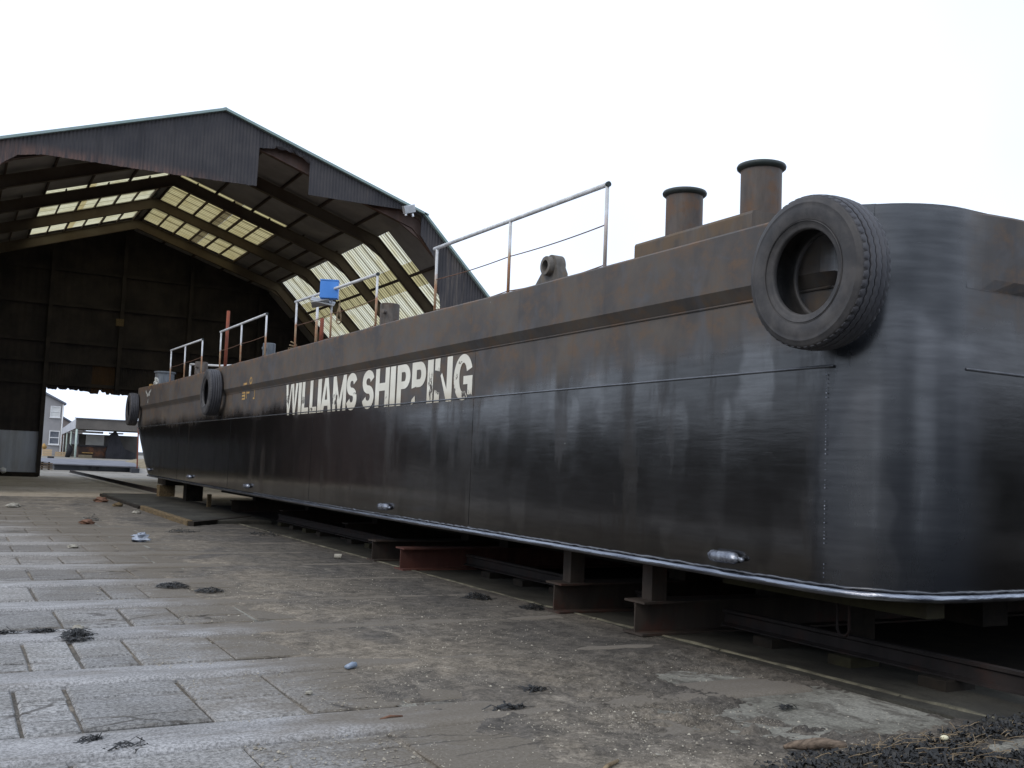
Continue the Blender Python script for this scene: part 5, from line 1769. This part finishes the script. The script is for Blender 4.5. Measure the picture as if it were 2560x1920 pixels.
for i in range(190):
    x = r4.gauss(4.85, .5); y = r4.uniform(3.55, 4.10) - .0
    if x < 4.0 or x > 6.4: continue
    z = surf(x, y) + r4.uniform(.015, .042); th = r4.gauss(.15, .5); L = r4.uniform(.03, .14)
    a = Vector((x, y, z)); b = a + Vector((math.cos(th) * L, math.sin(th) * L, r4.uniform(-.012, .02)))
    st_.tube([a, a.lerp(b, .5) + Vector((0, 0, r4.uniform(0, .006))), b], r4.uniform(.0012, .0026), 4)
tag(st_.build('straw_litter', 'straw'), kind='stuff')

# driftwood log, stones, litter
z = surf(4.2, 4.15)
lg = MB(); pts = []; rr = []
for i in range(11):
    t = i / 10; pts.append((lerp(4.07, 4.43, t), lerp(4.215, 4.12, t), z + .028 + .014 * math.sin(t * PI) + .003 * math.sin(t * 13))); rr.append((.010, .017, .024, .027, .029, .029, .028, .028, .026, .024, .020)[i])
lg.tube(pts, rr, 10); tag(lg.build('driftwood', 'driftwood', org=(4.25, 4.16, z), smooth='all'), 'bleached driftwood stick lying at the edge of the seaweed bank', 'driftwood')
m = MB(); m.ball((5.0, 3.93, surf(5, 3.93) + .040), .021, (1.25, .9, .72), .02, 14, 10)
tag(m.build('pebble', 'pebble', org=(5.0, 3.93, .04), smooth='all'), 'smooth pale cream pebble on the dark seaweed', 'pebble')
sb_ = MB(); hn = 10
for j in range(hn + 1):
    for i in range(hn + 1):
        u, v = i / hn, j / hn
        e = min(u, 1 - u, v, 1 - v) * 6
        sb_.v.append((5.06 + u * .62 + .03 * fbm(v * 3, 1), 3.58 + v * .26 + .03 * fbm(u * 3, 2), .012 + .055 * min(1, e) + .014 * fbm(u * 4, v * 4)))
for j in range(hn):
    for i in range(hn): sb_.f.append((j * (hn + 1) + i, j * (hn + 1) + i + 1, (j + 1) * (hn + 1) + i + 1, (j + 1) * (hn + 1) + i))
tag(sb_.build('broken_slab', 'apron', org=(5.35, 3.7, .02), smooth='all'), 'broken lump of pale concrete half buried in the corner seaweed', 'rubble')
tw = MB(); tw.tube([(2.30, 5.63, surf(2.3, 5.63) + .008), (2.37, 5.655, surf(2.37, 5.65) + .014), (2.45, 5.655, surf(2.45, 5.65) + .009)], [.006, .008, .006], 7)
tag(tw.build('twig', 'twig', org=(2.37, 5.65, .01), smooth='all'), 'short reddish brown twig on the near silt', 'twig')
tw = MB(); tw.tube([(2.95, 4.30, surf(2.95, 4.3) + .010), (3.02, 4.36, surf(3, 4.36) + .013), (3.12, 4.41, surf(3.1, 4.4) + .012)], [.010, .011, .009], 8)
tag(tw.build('twig', 'straw', org=(3.03, 4.36, .01), smooth='all'), 'pale broken stick at the bottom edge beside gravel', 'twig')
bg = MB(); bg.ball((2.91, 18.0, .06), .12, (1.1, 1.0, .6), .6, 14, 9)
tag(bg.build('plastic_bag', 'plastic', org=(2.91, 18, 0)), 'crumpled clear plastic bag on the far setts', 'plastic bag')
cu = MB(); cz = surf(2.65, 7.1)
cu.lathe([(0, -.04), (.022, -.04), (.026, 0), (.031, .04), (.029, .041), (.024, .0), (.020, -.036), (0, -.036)], 14,
         Matrix.Rotation(math.radians(25), 3, 'Z') @ Matrix.Rotation(math.radians(82), 3, 'Y'), (2.65, 7.10, cz + .024))
cu.v = [(v[0], v[1] + .006 * fbm(v[0] * 40, v[2] * 40), cz + (v[2] - cz) * (.75 + .5 * fbm(v[0] * 30, v[1] * 30, 3))) for v in cu.v]
tag(cu.build('crushed_cup', 'cup', org=(2.65, 7.1, 0), smooth='all'), 'crushed pale blue plastic cup on the silt', 'cup')
ti = MB(); ti.lathe([(0, -.055), (.036, -.055), (.038, 0), (.036, .055), (0, .055)], 14, Matrix.Rotation(PI / 2, 3, 'Y') @ Matrix.Rotation(.5, 3, 'X'), (5.24, 14.8, surf(5.24, 14.8) + .036))
tag(ti.build('tin_can', 'stone', org=(5.24, 14.8, 0), smooth=True), 'pale tin can lying in front of the kerb by the beams', 'can')
for i, (x, y, s, lab) in enumerate(((4.05, 29.0, .16, 'yellowish stone lump by the platform edge'), (4.05, 25.9, .10, 'whitish stone by the broken timber edge'), (2.55, 22.3, .14, 'rusty brown stone on the far setts'),
                                    (1.52, 28.2, .16, 'pale stone far back at the left'), (3.95, 31.5, .2, 'reddish brown lump beside the far timber edge'), (1.05, 9.3, .05, 'small pale shell on the setts behind the biggest clump'),
                                    (1.75, 16.9, .08, 'pale stone on the middle setts'), (3.38, 4.42, .018, 'small pale pebble on the bare silt at bottom right'), (2.13, 6.42, .03, 'flat pale shell on the near silt'))):
    m = MB(); z = surf(x, y); m.ball((x, y, z + s * .25), s, (1, .8, .4), .3, 8, 6)
    tag(m.build('stone', ('timber', 'stone', 'twig', 'stone', 'twig', 'stone', 'stone', 'stone', 'stone')[i], org=(x, y, z)), lab, 'stone', 'loose stones on the slipway')
